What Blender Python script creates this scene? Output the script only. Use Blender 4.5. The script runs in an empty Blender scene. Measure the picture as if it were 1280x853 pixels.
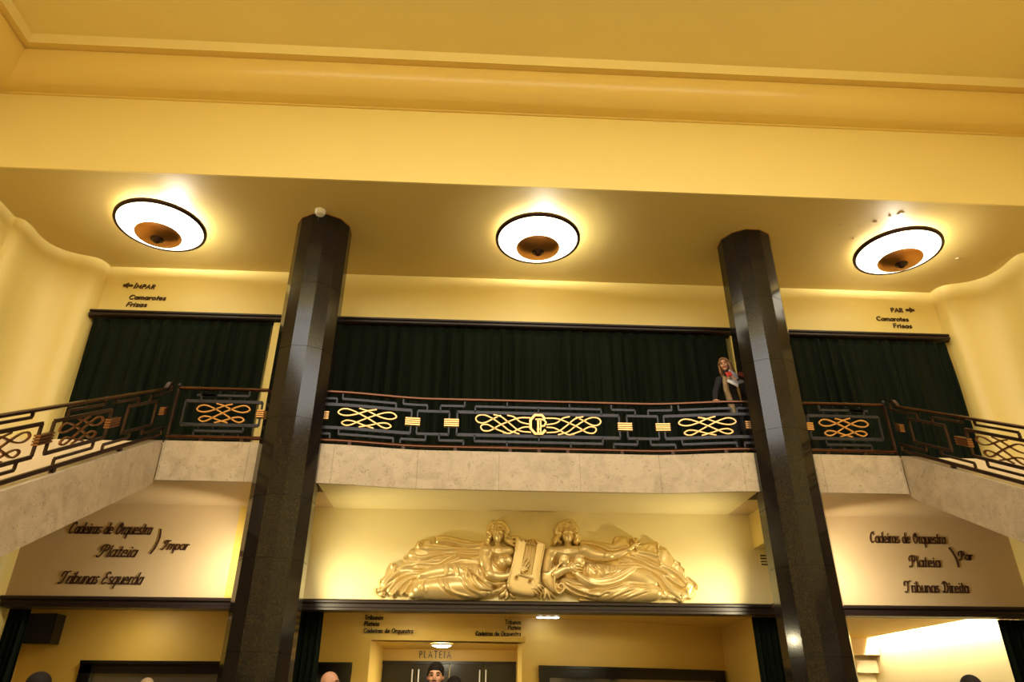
import bpy, bmesh, math, random
import numpy as np
from mathutils import Vector, Matrix
random.seed(7)
D = bpy.data
SC = bpy.context.scene
COL = SC.collection
PI = math.pi

# ------------------------------------------------------------------ camera
CAM = Vector((-0.96, 0.0, 1.4))
F_PX = 885.0
PITCH, ROLL, YAW = math.radians(27.656), math.radians(0.263), math.radians(2.895)
_f = Vector((math.sin(YAW)*math.cos(PITCH), math.cos(YAW)*math.cos(PITCH), math.sin(PITCH)))
_r0 = Vector((math.cos(YAW), -math.sin(YAW), 0)); _u0 = _r0.cross(_f)
CR = math.cos(ROLL)*_r0 + math.sin(ROLL)*_u0
CU = -math.sin(ROLL)*_r0 + math.cos(ROLL)*_u0
cam = D.objects.new('camera', D.cameras.new('camera')); COL.objects.link(cam)
cam.data.sensor_width = 36; cam.data.lens = F_PX/1280*36; cam.data.clip_end = 200
m = Matrix.Identity(4)
for i in range(3):
    m[i][0] = CR[i]; m[i][1] = CU[i]; m[i][2] = -_f[i]; m[i][3] = CAM[i]
cam.matrix_world = m
SC.camera = cam

# ------------------------------------------------------------------ exposure and world
SC.view_settings.view_transform = 'Standard'
SC.view_settings.look = 'None'
SC.view_settings.gamma = 1
SC.view_settings.use_curve_mapping = False
SC.view_settings.exposure = 0.0
SC.cycles.max_bounces = 8
SC.cycles.diffuse_bounces = 5
SC.cycles.glossy_bounces = 4
SC.cycles.sample_clamp_indirect = 6
W = D.worlds.new('world'); SC.world = W; W.use_nodes = True
W.node_tree.nodes['Background'].inputs[0].default_value = (0.05, 0.05, 0.06, 1)
W.node_tree.nodes['Background'].inputs[1].default_value = 0.2
# strength of every lamp in the place
E_LIGHTBOX = 6.9      # unseen light box added over the hall
E_BOWL = 5.2         # gallery ceiling bowls
E_BOWL_UP = 260.0
E_SPOT = 120.0         # relief spots behind the columns
E_SIGNSPOT = 140.0
E_FOYER = 14.0
E_TUBE = 480.0
E_SCONCE = 90.0

# ------------------------------------------------------------------ helpers
def at(px, py, Y):
    """photo pixel -> point on the vertical plane y = Y"""
    d = CR*((px-640)/F_PX) - CU*((py-426.5)/F_PX) + _f
    return CAM + d*((Y-CAM.y)/d.y)

def srgb(r, g, b):
    def c(v):
        v /= 255.0
        return v/12.92 if v <= 0.04045 else ((v+0.055)/1.055)**2.4
    return (c(r), c(g), c(b), 1)

def mat(name, col, rough=0.5, metal=0.0, var=0.0, vscale=3.0, bump=0.0, bscale=40.0, spec=0.5, emit=None, estr=0.0, coat=0.0, sheen=0.0):
    M = D.materials.new(name); M.use_nodes = True
    nt = M.node_tree; b = nt.nodes['Principled BSDF']
    b.inputs['Base Color'].default_value = col
    b.inputs['Roughness'].default_value = rough
    b.inputs['Metallic'].default_value = metal
    b.inputs['Specular IOR Level'].default_value = spec
    b.inputs['Coat Weight'].default_value = coat
    b.inputs['Sheen Weight'].default_value = sheen
    if emit:
        b.inputs['Emission Color'].default_value = emit
        b.inputs['Emission Strength'].default_value = estr
    tc = nt.nodes.new('ShaderNodeTexCoord')
    if var > 0:
        n = nt.nodes.new('ShaderNodeTexNoise'); n.inputs['Scale'].default_value = vscale; n.inputs['Detail'].default_value = 6
        nt.links.new(tc.outputs['Object'], n.inputs['Vector'])
        mx = nt.nodes.new('ShaderNodeMix'); mx.data_type = 'RGBA'
        mx.inputs[6].default_value = tuple(c*(1-var) for c in col[:3])+(1,)
        mx.inputs[7].default_value = tuple(min(1, c*(1+var)) for c in col[:3])+(1,)
        nt.links.new(n.outputs['Fac'], mx.inputs[0]); nt.links.new(mx.outputs[2], b.inputs['Base Color'])
    if bump > 0:
        n2 = nt.nodes.new('ShaderNodeTexNoise'); n2.inputs['Scale'].default_value = bscale; n2.inputs['Detail'].default_value = 3
        nt.links.new(tc.outputs['Object'], n2.inputs['Vector'])
        bp = nt.nodes.new('ShaderNodeBump'); bp.inputs['Strength'].default_value = bump; bp.inputs['Distance'].default_value = 0.02
        nt.links.new(n2.outputs['Fac'], bp.inputs['Height']); nt.links.new(bp.outputs['Normal'], b.inputs['Normal'])
    return M

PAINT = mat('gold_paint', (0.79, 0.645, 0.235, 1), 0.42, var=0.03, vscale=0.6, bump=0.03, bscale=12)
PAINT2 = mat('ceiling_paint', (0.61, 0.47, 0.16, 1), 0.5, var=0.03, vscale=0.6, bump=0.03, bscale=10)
COVE = mat('cove_paint', (0.74, 0.54, 0.15, 1), 0.27, var=0.03, vscale=0.8)
CREAM = mat('cream_paint', (0.82, 0.71, 0.38, 1), 0.5, var=0.03, vscale=0.8)
SIGNWALL = mat('tan_paint', (0.62, 0.47, 0.26, 1), 0.45, var=0.03, vscale=0.8)
FOYER = mat('ochre_paint', (0.72, 0.50, 0.105, 1), 0.5, var=0.03, vscale=0.8)
BLACKIRON = mat('black_iron', (0.018, 0.018, 0.024, 1), 0.38, 0.5)
BARIRON = mat('grey_iron', (0.034, 0.034, 0.042, 1), 0.4, 0.6)
BRONZE = mat('bronze', (0.085, 0.035, 0.018, 1), 0.24, 0.9)
DARKBRONZE = mat('dark_bronze', (0.045, 0.022, 0.015, 1), 0.35, 0.7)
BRASS = mat('brass', (0.62, 0.34, 0.13, 1), 0.3, 0.9)
SHADEBRASS = mat('shaded_brass', (0.26, 0.12, 0.05, 1), 0.32, 0.9)  # brass darkened as if backlit, for the stair scrolls and clasps
COPPER = mat('copper', (0.75, 0.36, 0.12, 1), 0.3, 0.9)
GILT = mat('gilt', (0.74, 0.57, 0.25, 1), 0.36, 0.55, var=0.05, vscale=8, bump=0.04, bscale=30)
DARKWOOD = mat('dark_moulding', (0.016, 0.008, 0.007, 1), 0.4)
BLACKGLOSS = mat('black_frame', (0.008, 0.007, 0.007, 1), 0.22)
LETTER = mat('bronze_letter', (0.055, 0.020, 0.012, 1), 0.4)
WHITE = mat('white_plastic', (0.8, 0.8, 0.8, 1), 0.4)
MIRROR = mat('mirror', (0.28, 0.27, 0.25, 1), 0.12, 0.8)
CARPET = mat('floor_stone', (0.24, 0.20, 0.14, 1), 0.35, var=0.1, vscale=2)
STEP = mat('step_marble', (0.72, 0.60, 0.42, 1), 0.35, var=0.06, vscale=3)
SKIN = mat('skin', (0.62, 0.33, 0.20, 1), 0.5)
SKIN2 = mat('tanned_skin', (0.50, 0.25, 0.14, 1), 0.5)
HAIRB = mat('dark_hair', (0.010, 0.006, 0.004, 1), 0.75, spec=0.2)
HAIRW = mat('light_brown_hair', (0.22, 0.11, 0.05, 1), 0.45, var=0.35, vscale=30)
NAVY = mat('dark_cloth', (0.010, 0.011, 0.018, 1), 0.8)
BEIGE = mat('beige_fur', (0.42, 0.30, 0.17, 1), 0.9, var=0.2, vscale=25, bump=0.5, bscale=80)
LIP = mat('lips', (0.40, 0.10, 0.08, 1), 0.4)
EYEM = mat('eye_dark', (0.02, 0.012, 0.01, 1), 0.3)
REDC = mat('red_wallet', (0.50, 0.035, 0.02, 1), 0.45)
PAGE = mat('printed_page', (0.50, 0.50, 0.60, 1), 0.5, var=0.5, vscale=14)
PAPER = mat('paper', (0.85, 0.85, 0.88, 1), 0.6)

def velvet():
    M = mat('green_velvet', (0.0022, 0.0062, 0.0020, 1), 0.8, spec=0.15, sheen=0.04)
    b = M.node_tree.nodes['Principled BSDF']
    b.inputs['Sheen Tint'].default_value = (0.45, 0.6, 0.45, 1); b.inputs['Sheen Roughness'].default_value = 0.35
    return M
VELVET = velvet()

def glow(name, col, s):
    M = D.materials.new(name); M.use_nodes = True
    nt = M.node_tree; nt.nodes.clear()
    e = nt.nodes.new('ShaderNodeEmission'); o = nt.nodes.new('ShaderNodeOutputMaterial')
    e.inputs[0].default_value = col; e.inputs[1].default_value = s
    nt.links.new(e.outputs[0], o.inputs[0])
    return M
BOWLGLOW = glow('lit_glass', (1.0, 0.88, 0.62, 1), E_BOWL)
BOXGLOW = glow('lit_added_box', (1.0, 0.93, 0.82, 1), E_LIGHTBOX)
LEDGLOW = glow('lit_led', (0.93, 0.93, 1.0, 1), 14)
FOYERGLOW = glow('lit_added_lamp', (1.0, 0.84, 0.55, 1), E_FOYER*4)  # only on the unseen lamps added in the foyer
LOBBYGLOW = glow('lit_lobby_lamp', (1.0, 0.88, 0.66, 1), E_FOYER*14)
TUBEGLOW = glow('lit_tube', (1.0, 0.90, 0.66, 1), E_TUBE)
SCONCEGLOW = glow('lit_sconce', (1.0, 0.85, 0.6, 1), 6)

def marble_cladding():
    M = mat('beige_marble', (0.62, 0.46, 0.29, 1), 0.32)
    nt = M.node_tree; b = nt.nodes['Principled BSDF']
    tc = nt.nodes.new('ShaderNodeTexCoord')
    n = nt.nodes.new('ShaderNodeTexNoise'); n.inputs['Scale'].default_value = 3.5; n.inputs['Detail'].default_value = 8; n.inputs['Distortion'].default_value = 1.2
    r = nt.nodes.new('ShaderNodeValToRGB')
    r.color_ramp.elements[0].position = 0.3; r.color_ramp.elements[0].color = (0.42, 0.335, 0.225, 1)
    r.color_ramp.elements[1].position = 0.62; r.color_ramp.elements[1].color = (0.55, 0.45, 0.315, 1)
    n2 = nt.nodes.new('ShaderNodeTexNoise'); n2.inputs['Scale'].default_value = 14; n2.inputs['Detail'].default_value = 6; n2.inputs['Distortion'].default_value = 2.5
    r2 = nt.nodes.new('ShaderNodeValToRGB')
    r2.color_ramp.elements[0].position = 0.30; r2.color_ramp.elements[0].color = (0.62, 0.6, 0.6, 1)
    r2.color_ramp.elements[1].position = 0.42; r2.color_ramp.elements[1].color = (1, 1, 1, 1)
    mx = nt.nodes.new('ShaderNodeMix'); mx.data_type = 'RGBA'; mx.blend_type = 'MULTIPLY'; mx.inputs[0].default_value = 1
    # slab joints every 1.05 m along x and y
    sx = nt.nodes.new('ShaderNodeSeparateXYZ')
    ad = nt.nodes.new('ShaderNodeMath'); ad.operation = 'ADD'
    mo = nt.nodes.new('ShaderNodeMath'); mo.operation = 'PINGPONG'; mo.inputs[1].default_value = 0.62
    gt = nt.nodes.new('ShaderNodeMath'); gt.operation = 'GREATER_THAN'; gt.inputs[1].default_value = 0.006
    mr = nt.nodes.new('ShaderNodeMapRange'); mr.inputs[3].default_value = 0.72; mr.inputs[4].default_value = 1.0
    mx2 = nt.nodes.new('ShaderNodeMix'); mx2.data_type = 'RGBA'; mx2.blend_type = 'MULTIPLY'; mx2.inputs[0].default_value = 1
    L = nt.links
    for k in (n, n2): L.new(tc.outputs['Object'], k.inputs['Vector'])
    L.new(n.outputs['Fac'], r.inputs[0]); L.new(n2.outputs['Fac'], r2.inputs[0])
    L.new(r.outputs[0], mx.inputs[6]); L.new(r2.outputs[0], mx.inputs[7])
    L.new(tc.outputs['Object'], sx.inputs[0]); L.new(sx.outputs[0], ad.inputs[0]); ad.inputs[1].default_value = 20.46
    L.new(ad.outputs[0], mo.inputs[0]); L.new(mo.outputs[0], gt.inputs[0]); L.new(gt.outputs[0], mr.inputs[0])
    L.new(mx.outputs[2], mx2.inputs[6]); L.new(mr.outputs[0], mx2.inputs[7]); L.new(mx2.outputs[2], b.inputs['Base Color'])
    return M
MARBLE = marble_cladding()

def black_marble():
    M = mat('black_marble', (0.010, 0.008, 0.008, 1), 0.12, spec=0.36)
    nt = M.node_tree; b = nt.nodes['Principled BSDF']; L = nt.links
    tc = nt.nodes.new('ShaderNodeTexCoord')
    n = nt.nodes.new('ShaderNodeTexNoise'); n.inputs['Scale'].default_value = 60; n.inputs['Detail'].default_value = 4
    L.new(tc.outputs['Object'], n.inputs['Vector'])
    r = nt.nodes.new('ShaderNodeValToRGB')
    r.color_ramp.elements[0].position = 0.35; r.color_ramp.elements[0].color = (0.009, 0.007, 0.0065, 1)
    r.color_ramp.elements[1].position = 0.75; r.color_ramp.elements[1].color = (0.016, 0.013, 0.012, 1)
    L.new(n.outputs['Fac'], r.inputs[0]); L.new(r.outputs[0], b.inputs['Base Color'])
    mr = nt.nodes.new('ShaderNodeMapRange'); mr.inputs[3].default_value = 0.11; mr.inputs[4].default_value = 0.12
    L.new(n.outputs['Fac'], mr.inputs[0]); L.new(mr.outputs[0], b.inputs['Roughness'])
    return M
BLACKMARBLE = black_marble()

def new_mesh(name, verts, faces, m, parent=None, smooth=False, loc=None):
    me = D.meshes.new(name); me.from_pydata([tuple(v) for v in verts], [], faces); me.update()
    if m is not None: me.materials.append(m)
    if smooth: me.polygons.foreach_set('use_smooth', [True]*len(me.polygons))
    o = D.objects.new(name, me); COL.objects.link(o)
    if parent is not None: o.parent = parent
    if loc: o.location = loc
    return o

class MB:
    """collects verts and faces for ONE mesh"""
    def __init__(s): s.v = []; s.f = []
    def add(s, vs, fs):
        k = len(s.v); s.v += [Vector(v) for v in vs]; s.f += [tuple(i+k for i in f) for f in fs]; return s
    def box(s, x0, x1, y0, y1, z0, z1):
        return s.add([(x0,y0,z0),(x1,y0,z0),(x1,y1,z0),(x0,y1,z0),(x0,y0,z1),(x1,y0,z1),(x1,y1,z1),(x0,y1,z1)],
                     [(0,3,2,1),(4,5,6,7),(0,1,5,4),(1,2,6,5),(2,3,7,6),(3,0,4,7)])
    def prism(s, poly, z0, z1):
        n = len(poly)
        vs = [(p[0],p[1],z0) for p in poly]+[(p[0],p[1],z1) for p in poly]
        return s.add(vs, [tuple(reversed(range(n))), tuple(range(n,2*n))]+[(i,(i+1)%n,n+(i+1)%n,n+i) for i in range(n)])
    def prismx(s, poly, x0, x1):
        n = len(poly)
        vs = [(x0,p[0],p[1]) for p in poly]+[(x1,p[0],p[1]) for p in poly]
        return s.add(vs, [tuple(range(n)), tuple(reversed(range(n,2*n)))]+[(i,n+i,n+(i+1)%n,(i+1)%n) for i in range(n)])
    def sheet(s, path, z0, z1, th):
        """vertical wall following a plan path, thickness th to the right of travel"""
        n = len(path); L = []; 
        for i in range(n):
            a = Vector(path[max(i-1,0)]); b = Vector(path[min(i+1,n-1)]); d = (b-a).normalized()
            L.append((Vector(path[i]), Vector(path[i])+Vector((d.y,-d.x))*th))
        vs = []
        for p, q in L: vs += [(p.x,p.y,z0),(p.x,p.y,z1),(q.x,q.y,z1),(q.x,q.y,z0)]
        fs = [(0,1,2,3), tuple(4*(n-1)+k for k in (3,2,1,0))]
        for i in range(n-1):
            a = 4*i; b = a+4
            fs += [(a,b,b+1,a+1),(a+1,b+1,b+2,a+2),(a+2,b+2,b+3,a+3),(a+3,b+3,b,a)]
        return s.add(vs, fs)
    def lathe(s, prof, c=(0,0,0), n=48, a0=0.0):
        m_ = len(prof); vs = []
        for i in range(n):
            t = 2*PI*i/n + a0
            for r, z in prof: vs.append((c[0]+r*math.cos(t), c[1]+r*math.sin(t), c[2]+z))
        fs = [(i*m_+j, ((i+1)%n)*m_+j, ((i+1)%n)*m_+j+1, i*m_+j+1) for i in range(n) for j in range(m_-1)]
        return s.add(vs, fs)
    def tube(s, pts, r, n=8, closed=False):
        pts = [Vector(p) for p in pts]; k = len(pts); rs = r if hasattr(r, '__len__') else [r]*k
        vs = []; up = Vector((0,0,1)); ref = None
        for i, p in enumerate(pts):
            a = pts[i-1] if (i or closed) else pts[0]; b = pts[(i+1)%k] if (i < k-1 or closed) else pts[-1]
            d = (b-a).normalized()
            if ref is None: ref = up if abs(d.z) < 0.9 else Vector((1,0,0))
            x = ref-d*ref.dot(d)
            if x.length < 1e-4: x = d.orthogonal()
            x.normalize(); ref = x; y = d.cross(x)
            for j in range(n):
                t = 2*PI*j/n; vs.append(p + x*rs[i]*math.cos(t) + y*rs[i]*math.sin(t))
        fs = [(i*n+j, i*n+(j+1)%n, (i+1)%k*n+(j+1)%n, (i+1)%k*n+j) for i in range(k if closed else k-1) for j in range(n)]
        if not closed: fs += [tuple(reversed(range(n))), tuple((k-1)*n+j for j in range(n))]
        return s.add(vs, fs)
    def ball(s, c, rx, ry=None, rz=None, nu=16, nv=10, M=None):
        ry = ry or rx; rz = rz or rx; c = Vector(c); vs = []
        for i in range(nv+1):
            ph = PI*i/nv
            for j in range(nu):
                t = 2*PI*j/nu
                p = Vector((rx*math.sin(ph)*math.cos(t), ry*math.sin(ph)*math.sin(t), rz*math.cos(ph)))
                if M is not None: p = M @ p
                vs.append(c+p)
        fs = [(i*nu+j, (i+1)*nu+j, (i+1)*nu+(j+1)%nu, i*nu+(j+1)%nu) for i in range(nv) for j in range(nu)]
        return s.add(vs, fs)
    def cap(s, a, b, ra, rb, n=14):
        """tapered capsule"""
        a = Vector(a); b = Vector(b); d = (b-a); L = max(d.length, 1e-5); d = d/L
        x = d.orthogonal().normalized(); y = d.cross(x); vs = []; rings = []
        for k in range(5):
            t = PI/2*(1-k/5.0); rings.append((a-d*ra*math.sin(t), ra*math.cos(t)+1e-4))
        rings.append((a, ra)); rings.append((b, rb))
        for k in range(1, 6):
            t = PI/2*k/5.0; rings.append((b+d*rb*math.sin(t), rb*math.cos(t)+1e-4))
        for c, r in rings:
            for j in range(n):
                t = 2*PI*j/n; vs.append(c+x*r*math.cos(t)+y*r*math.sin(t))
        m_ = len(rings)
        fs = [(i*n+j, i*n+(j+1)%n, (i+1)*n+(j+1)%n, (i+1)*n+j) for i in range(m_-1) for j in range(n)]
        fs += [tuple(reversed(range(n))), tuple((m_-1)*n+j for j in range(n))]
        return s.add(vs, fs)
    def build(s, name, m, parent=None, smooth=False, fix=True):
        o = new_mesh(name, s.v, s.f, m, parent, smooth)
        if fix:
            bm = bmesh.new(); bm.from_mesh(o.data); bmesh.ops.remove_doubles(bm, verts=bm.verts, dist=1e-5)
            bmesh.ops.recalc_face_normals(bm, faces=bm.faces); bm.to_mesh(o.data); bm.free()
        return o

def tag(o, label, cat, group=None):
    o['label'] = label; o['category'] = cat
    if group: o['group'] = group
    return o
def empty(name, loc, label, cat, group=None, rz=0):
    o = D.objects.new(name, None); COL.objects.link(o); o.location = loc; o.rotation_euler = (0,0,rz)
    o.empty_display_size = 0.1
    return tag(o, label, cat, group)
def struct(name, mb, m, smooth=False):
    o = mb.build(name, m, None, smooth); o['kind'] = 'structure'; return o
def shift(o, root):
    """parent o (built in world space) to an unrotated Empty"""
    o.parent = root; o.matrix_parent_inverse = Matrix.Translation(-root.location); return o
def copy_tree(root):
    r = root.copy(); COL.objects.link(r)
    for ch in list(root.children):
        c = ch.copy(); COL.objects.link(c); c.parent = r
        for g in list(ch.children):
            q = g.copy(); COL.objects.link(q); q.parent = c
    return r
def autosmooth(o, ang=35):
    me = o.data; me.polygons.foreach_set('use_smooth', [True]*len(me.polygons))
    bm = bmesh.new(); bm.from_mesh(me)
    for e in bm.edges:
        if len(e.link_faces) == 2 and e.calc_face_angle(0) > math.radians(ang): e.smooth = False
    bm.to_mesh(me); bm.free(); return o

def spline(pts, n=8, closed=False):
    P = [np.array(p, float) for p in pts]; k = len(P); out = []
    for i in range(k if closed else k-1):
        p0 = P[(i-1)%k] if (closed or i) else P[0]*2-P[1]
        p1 = P[i]; p2 = P[(i+1)%k]
        p3 = P[(i+2)%k] if (closed or i < k-2) else P[-1]*2-P[-2]
        for t in np.linspace(0, 1, n, endpoint=False):
            out.append(0.5*((2*p1)+(-p0+p2)*t+(2*p0-5*p1+4*p2-p3)*t*t+(-p0+3*p1-3*p2+p3)*t**3))
    if not closed: out.append(P[-1])
    return out

# ================================================================== STRUCTURE
ZC = 8.9           # gallery ceiling
YB = 8.91          # beam face
YW = 11.7          # back wall of gallery / relief wall
XS = 9.0
ZF = 4.95          # gallery floor
# floor
struct('floor', MB().box(-9.3, 9.3, -6.3, 17.6, -0.2, 0), CARPET)
# main hall ceiling
ZH = 11.19
lbox = (-6.4, 6.4, -3.4, 3.4)
mb = MB()
mb.box(-XS, XS, -6, YB, ZH, ZH+.15)
struct('ceiling_hall', mb, PAINT)
# beam with gallery ceiling
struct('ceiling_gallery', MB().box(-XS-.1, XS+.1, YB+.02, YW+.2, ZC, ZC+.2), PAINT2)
struct('wall_front_beam', MB().box(-XS-.1, XS+.1, YB, YB+.03, ZC-.012, ZH+.1), PAINT)
# side walls : straight, small bead, sweeping cove
curve = [(-XS, -6.0), (-XS, 9.78), (-XS, 10.20)] + [tuple(p) for p in spline([(-8.99,10.22),(-8.93,10.25),(-8.87,10.33),(-8.85,10.5),(-8.86,10.75),(-8.80,11.0),(-8.66,11.18),(-8.45,11.30),(-8.25,11.37),(-8.13,11.44),(-8.07,11.54),(-8.04,11.68),(-8.04,11.9)], 5)]
struct('wall_left', MB().sheet([(p[0], p[1]) for p in curve], 0, ZC+2.3, -.3), PAINT)
struct('wall_right', MB().sheet([(-p[0], p[1]) for p in curve], 0, ZC+2.3, .3), PAINT)
# rear wall of hall behind the camera, with tall windows
mb = MB(); mb.box(-9.2, 9.2, -6.3, -6, 0, 11.4); struct('wall_rear', mb, PAINT)
# cove moulding running round the hall
prof = [(0.0, 10.43), (0.03, 10.43), (0.045, 10.445)]
for k in range(17):
    t = math.radians(100)*k/16
    prof.append((0.06+0.43*math.sin(t), 10.885-0.44*math.cos(t)))
prof += [(0.455, 10.98), (0.585, 10.985), (0.60, 10.975), (0.60, ZH+.02)]
vs = []; fs = []
for p, z in prof:
    vs += [(-XS+p, -6+p, z), (XS-p, -6+p, z), (XS-p, YB-p, z), (-XS+p, YB-p, z)]
for i in range(len(prof)-1):
    for k in range(4): fs.append((4*i+k, 4*i+(k+1)%4, 4*i+4+(k+1)%4, 4*i+4+k))
me_mats = [COVE, PAINT]
o = new_mesh('trim_1', vs, fs, COVE, smooth=False); o.data.materials.append(PAINT); o['kind'] = 'structure'
autosmooth(o, 25)
for p in o.data.polygons:
    if p.index >= 4*(len(prof)-2): p.material_index = 1
# unseen glowing box added over the hall, shaped for the light it gives
lr = empty('added_light_box', (0, 0, ZH), 'large unseen light box added to light the hall, above the view', 'ceiling light')
mb = MB(); mb.box(lbox[0], lbox[1], lbox[2], lbox[3], 10.38, 10.72); shift(mb.build('glow_box', BOXGLOW), lr)
mb = MB()
for z in (10.36, 10.71):
    for (xa, xb, ya, yb) in ((lbox[0]-.03, lbox[0]+.03, lbox[2], lbox[3]), (lbox[1]-.03, lbox[1]+.03, lbox[2], lbox[3]), (lbox[0], lbox[1], lbox[2]-.03, lbox[2]+.03), (lbox[0], lbox[1], lbox[3]-.03, lbox[3]+.03)):
        mb.box(xa, xb, ya, yb, z, z+.03)
shift(mb.build('frame', DARKBRONZE), lr)
for x in (-3, 3):
    for y in (-2.4, 2.4):
        mb = MB(); mb.tube([(x, y, 10.72), (x, y, ZH-.001)], .015); shift(mb.build('hanger', DARKBRONZE), lr)

# upper back wall
mb = MB(); mb.box(-8.1, 8.1, YW, YW+.2, ZF, ZC+.05); struct('wall_back_upper', mb, PAINT)
for s in (-1, 1):
    mb = MB(); mb.box(min(s*3.74, s*4.74), max(s*3.74, s*4.74), YW-.16, YW, ZF, 7.70)
    struct('wall_pier_'+('left' if s < 0 else 'right'), mb, PAINT)

# gallery floor slab with bowed front
def yfront(x):
    a = abs(x)
    if a >= 3.35: return 10.25
    t = min(1, (3.35-a)/1.65); return 10.25 + 0.20*t*t*(3-2*t)
poly = [(x, yfront(x)) for x in np.linspace(-5.65, 5.65, 91)] + [(5.65, YW+.2), (-5.65, YW+.2)]
front = [(x, yfront(x)) for x in np.linspace(-3.3, 3.3, 61)]
def slab(xa, xb, n):
    xs = np.linspace(xa, xb, n); return [(x, yfront(x)) for x in xs] + [(xb, YW), (xa, YW)]
struct('slab_gallery_centre', MB().prism([(x, y+.06) for x, y in [(x, yfront(x)) for x in np.linspace(-3.28, 3.28, 61)]]+[(3.28, YW), (-3.28, YW)], 4.352, ZF-.01), CREAM)
for s in (-1, 1):
    nm = 'left' if s < 0 else 'right'
    a, b = (3.28, 8.9)
    ply = [(s*3.28, 10.75), (s*4.2, 10.75), (s*4.2, 10.31), (s*5.6, 10.31), (s*8.95, 10.31), (s*8.80, 11.0), (s*8.1, 11.6), (s*8.05, YW), (s*3.28, YW)]
    struct('slab_gallery_'+nm, MB().prism(ply, 4.352, ZF-.01), SIGNWALL)
# marble faces of the balcony
def cladding(name, xs):
    pth = [(x, yfront(x)) for x in xs]
    mb = MB(); n = len(pth); vs = []
    for x, y in pth: vs += [(x, y, 4.35), (x, y, ZF), (x, y+.3, ZF), (x, y+.06, 4.35)]
    fs = [(0,1,2,3), tuple(4*(n-1)+k for k in (3,2,1,0))]
    for i in range(n-1):
        a = 4*i; b = a+4; fs += [(a,b,b+1,a+1),(a+1,b+1,b+2,a+2),(a+2,b+2,b+3,a+3),(a+3,b+3,b,a)]
    mb.add(vs, fs); o = mb.build(name, MARBLE); o['kind'] = 'structure'; autosmooth(o, 30); return o
cladding('trim_2', np.linspace(-3.30, 3.30, 61))
cladding('trim_3', [-5.60, -4.19]); cladding('trim_4', [4.19, 5.60])

# lower (relief) wall with opening head
mb = MB(); mb.box(-8.1, 8.1, YW, YW+.2, 2.80, 4.36); struct('wall_back_relief', mb, CREAM)
# tan painted bays either side (thin skim coat in front of the wall)
for s in (-1, 1):
    mb = MB(); a, b = sorted((s*4.78, s*8.06)); mb.box(a, b, YW-.025, YW, 2.9, 4.352)
    struct('wall_bay_'+('left' if s < 0 else 'right'), mb, SIGNWALL)
    mb = MB(); a, b = sorted((s*(3.66 if s < 0 else 3.90), s*4.78)); mb.box(a, b, YW-.02, YW, 2.926, 3.79 if s > 0 else 4.352); struct('wall_shade_strip_'+('left' if s < 0 else 'right'), mb, FOYER)  # flat ochre strip: shade beside the column put into its colour
    mb = MB(); a, b = sorted((s*3.64, s*4.20)); mb.box(a, b, 10.5, YW, 3.80, 4.352)
    struct('beam_'+('left' if s < 0 else 'right'), mb, PAINT)
# dark moulding along the opening head
mp = [(YW-.10,2.925),(YW-.12,2.905),(YW-.12,2.875),(YW-.085,2.862),(YW-.085,2.815),(YW-.11,2.80),(YW-.11,2.765),(YW+.2,2.765),(YW+.2,2.80),(YW,2.80),(YW,2.925)]
mb = MB()
mb.prismx(mp, -8.05, 8.05)
struct('trim_5', mb, DARKWOOD)

# ---- foyer behind
def yfoy(x): return 13.15 + (0.0316*(x+3.5)**2 if x > -3.5 else 0)
mb = MB(); mb.box(-8.6, 7.6, YW+.2, 17.4, 2.9, 3.0); mb.box(7.6, 7.90, YW+.2, 17.4, 2.9, 2.915); mb.box(7.55, 8.4, YW+.2, 17.4, 3.12, 3.2)
struct('ceiling_foyer', mb, FOYER)
OPX = (-2.68, -0.08)
def foywall(x0, x1, z0, z1, n=14):
    return MB().sheet([(x, yfoy(x)) for x in np.linspace(x0, x1, n)], z0, z1, -.25)
struct('wall_foyer_left', foywall(-8.4, OPX[0], 0, 2.9), FOYER, True)
struct('wall_foyer_header', foywall(OPX[0], OPX[1], 2.48, 2.9), FOYER, True)
struct('wall_foyer_right', foywall(OPX[1], 3.98, 0, 2.9, 24), FOYER, True)
for n_ in ('wall_foyer_left', 'wall_foyer_header', 'wall_foyer_right'): autosmooth(D.objects[n_], 30)
struct('wall_lobby_left', MB().box(OPX[0]-.35, OPX[0]-.25+.25, yfoy(OPX[0])+.05, 15.4, 0, 2.5), FOYER)
struct('wall_lobby_right', MB().box(OPX[1], OPX[1]+.2, yfoy(OPX[1])+.05, 15.4, 0, 2.5), FOYER)
struct('ceiling_lobby', MB().box(OPX[0]-.05, OPX[1]+.05, yfoy(-2.6)+.1, 15.4, 2.48, 2.56), FOYER)
struct('wall_lobby_back', MB().box(OPX[0]-.3, OPX[1]+.2, 15.25, 15.4, 0, 2.5), FOYER)
struct('wall_foyer_end', MB().box(-8.7, -8.4, YW+.2, 13.4, 0, 2.9), FOYER)
struct('partition_foyer', MB().box(3.98, 4.38, YW+.02, 17.3, 0, 2.9), FOYER)
struct('pier_left', MB().box(-4.45, -3.95, YW+.02, YW+.22, 0, 2.8), FOYER)
struct('wall_room_side', MB().box(8.1, 8.4, YW+.21, 17.3, 0, 3.12), CREAM)
struct('wall_room_back', MB().box(4.38, 8.1, 17.1, 17.3, 0, 2.9), CREAM)
mb = MB(); mb.box(4.38, 8.1, 16.7, 17.1, 2.55, 2.9); struct('beam_room_upper', mb, SIGNWALL)
mb = MB(); mb.box(4.38, 8.1, 16.9, 17.1, 2.2, 2.45); struct('beam_room_lower', mb, SIGNWALL)
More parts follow.
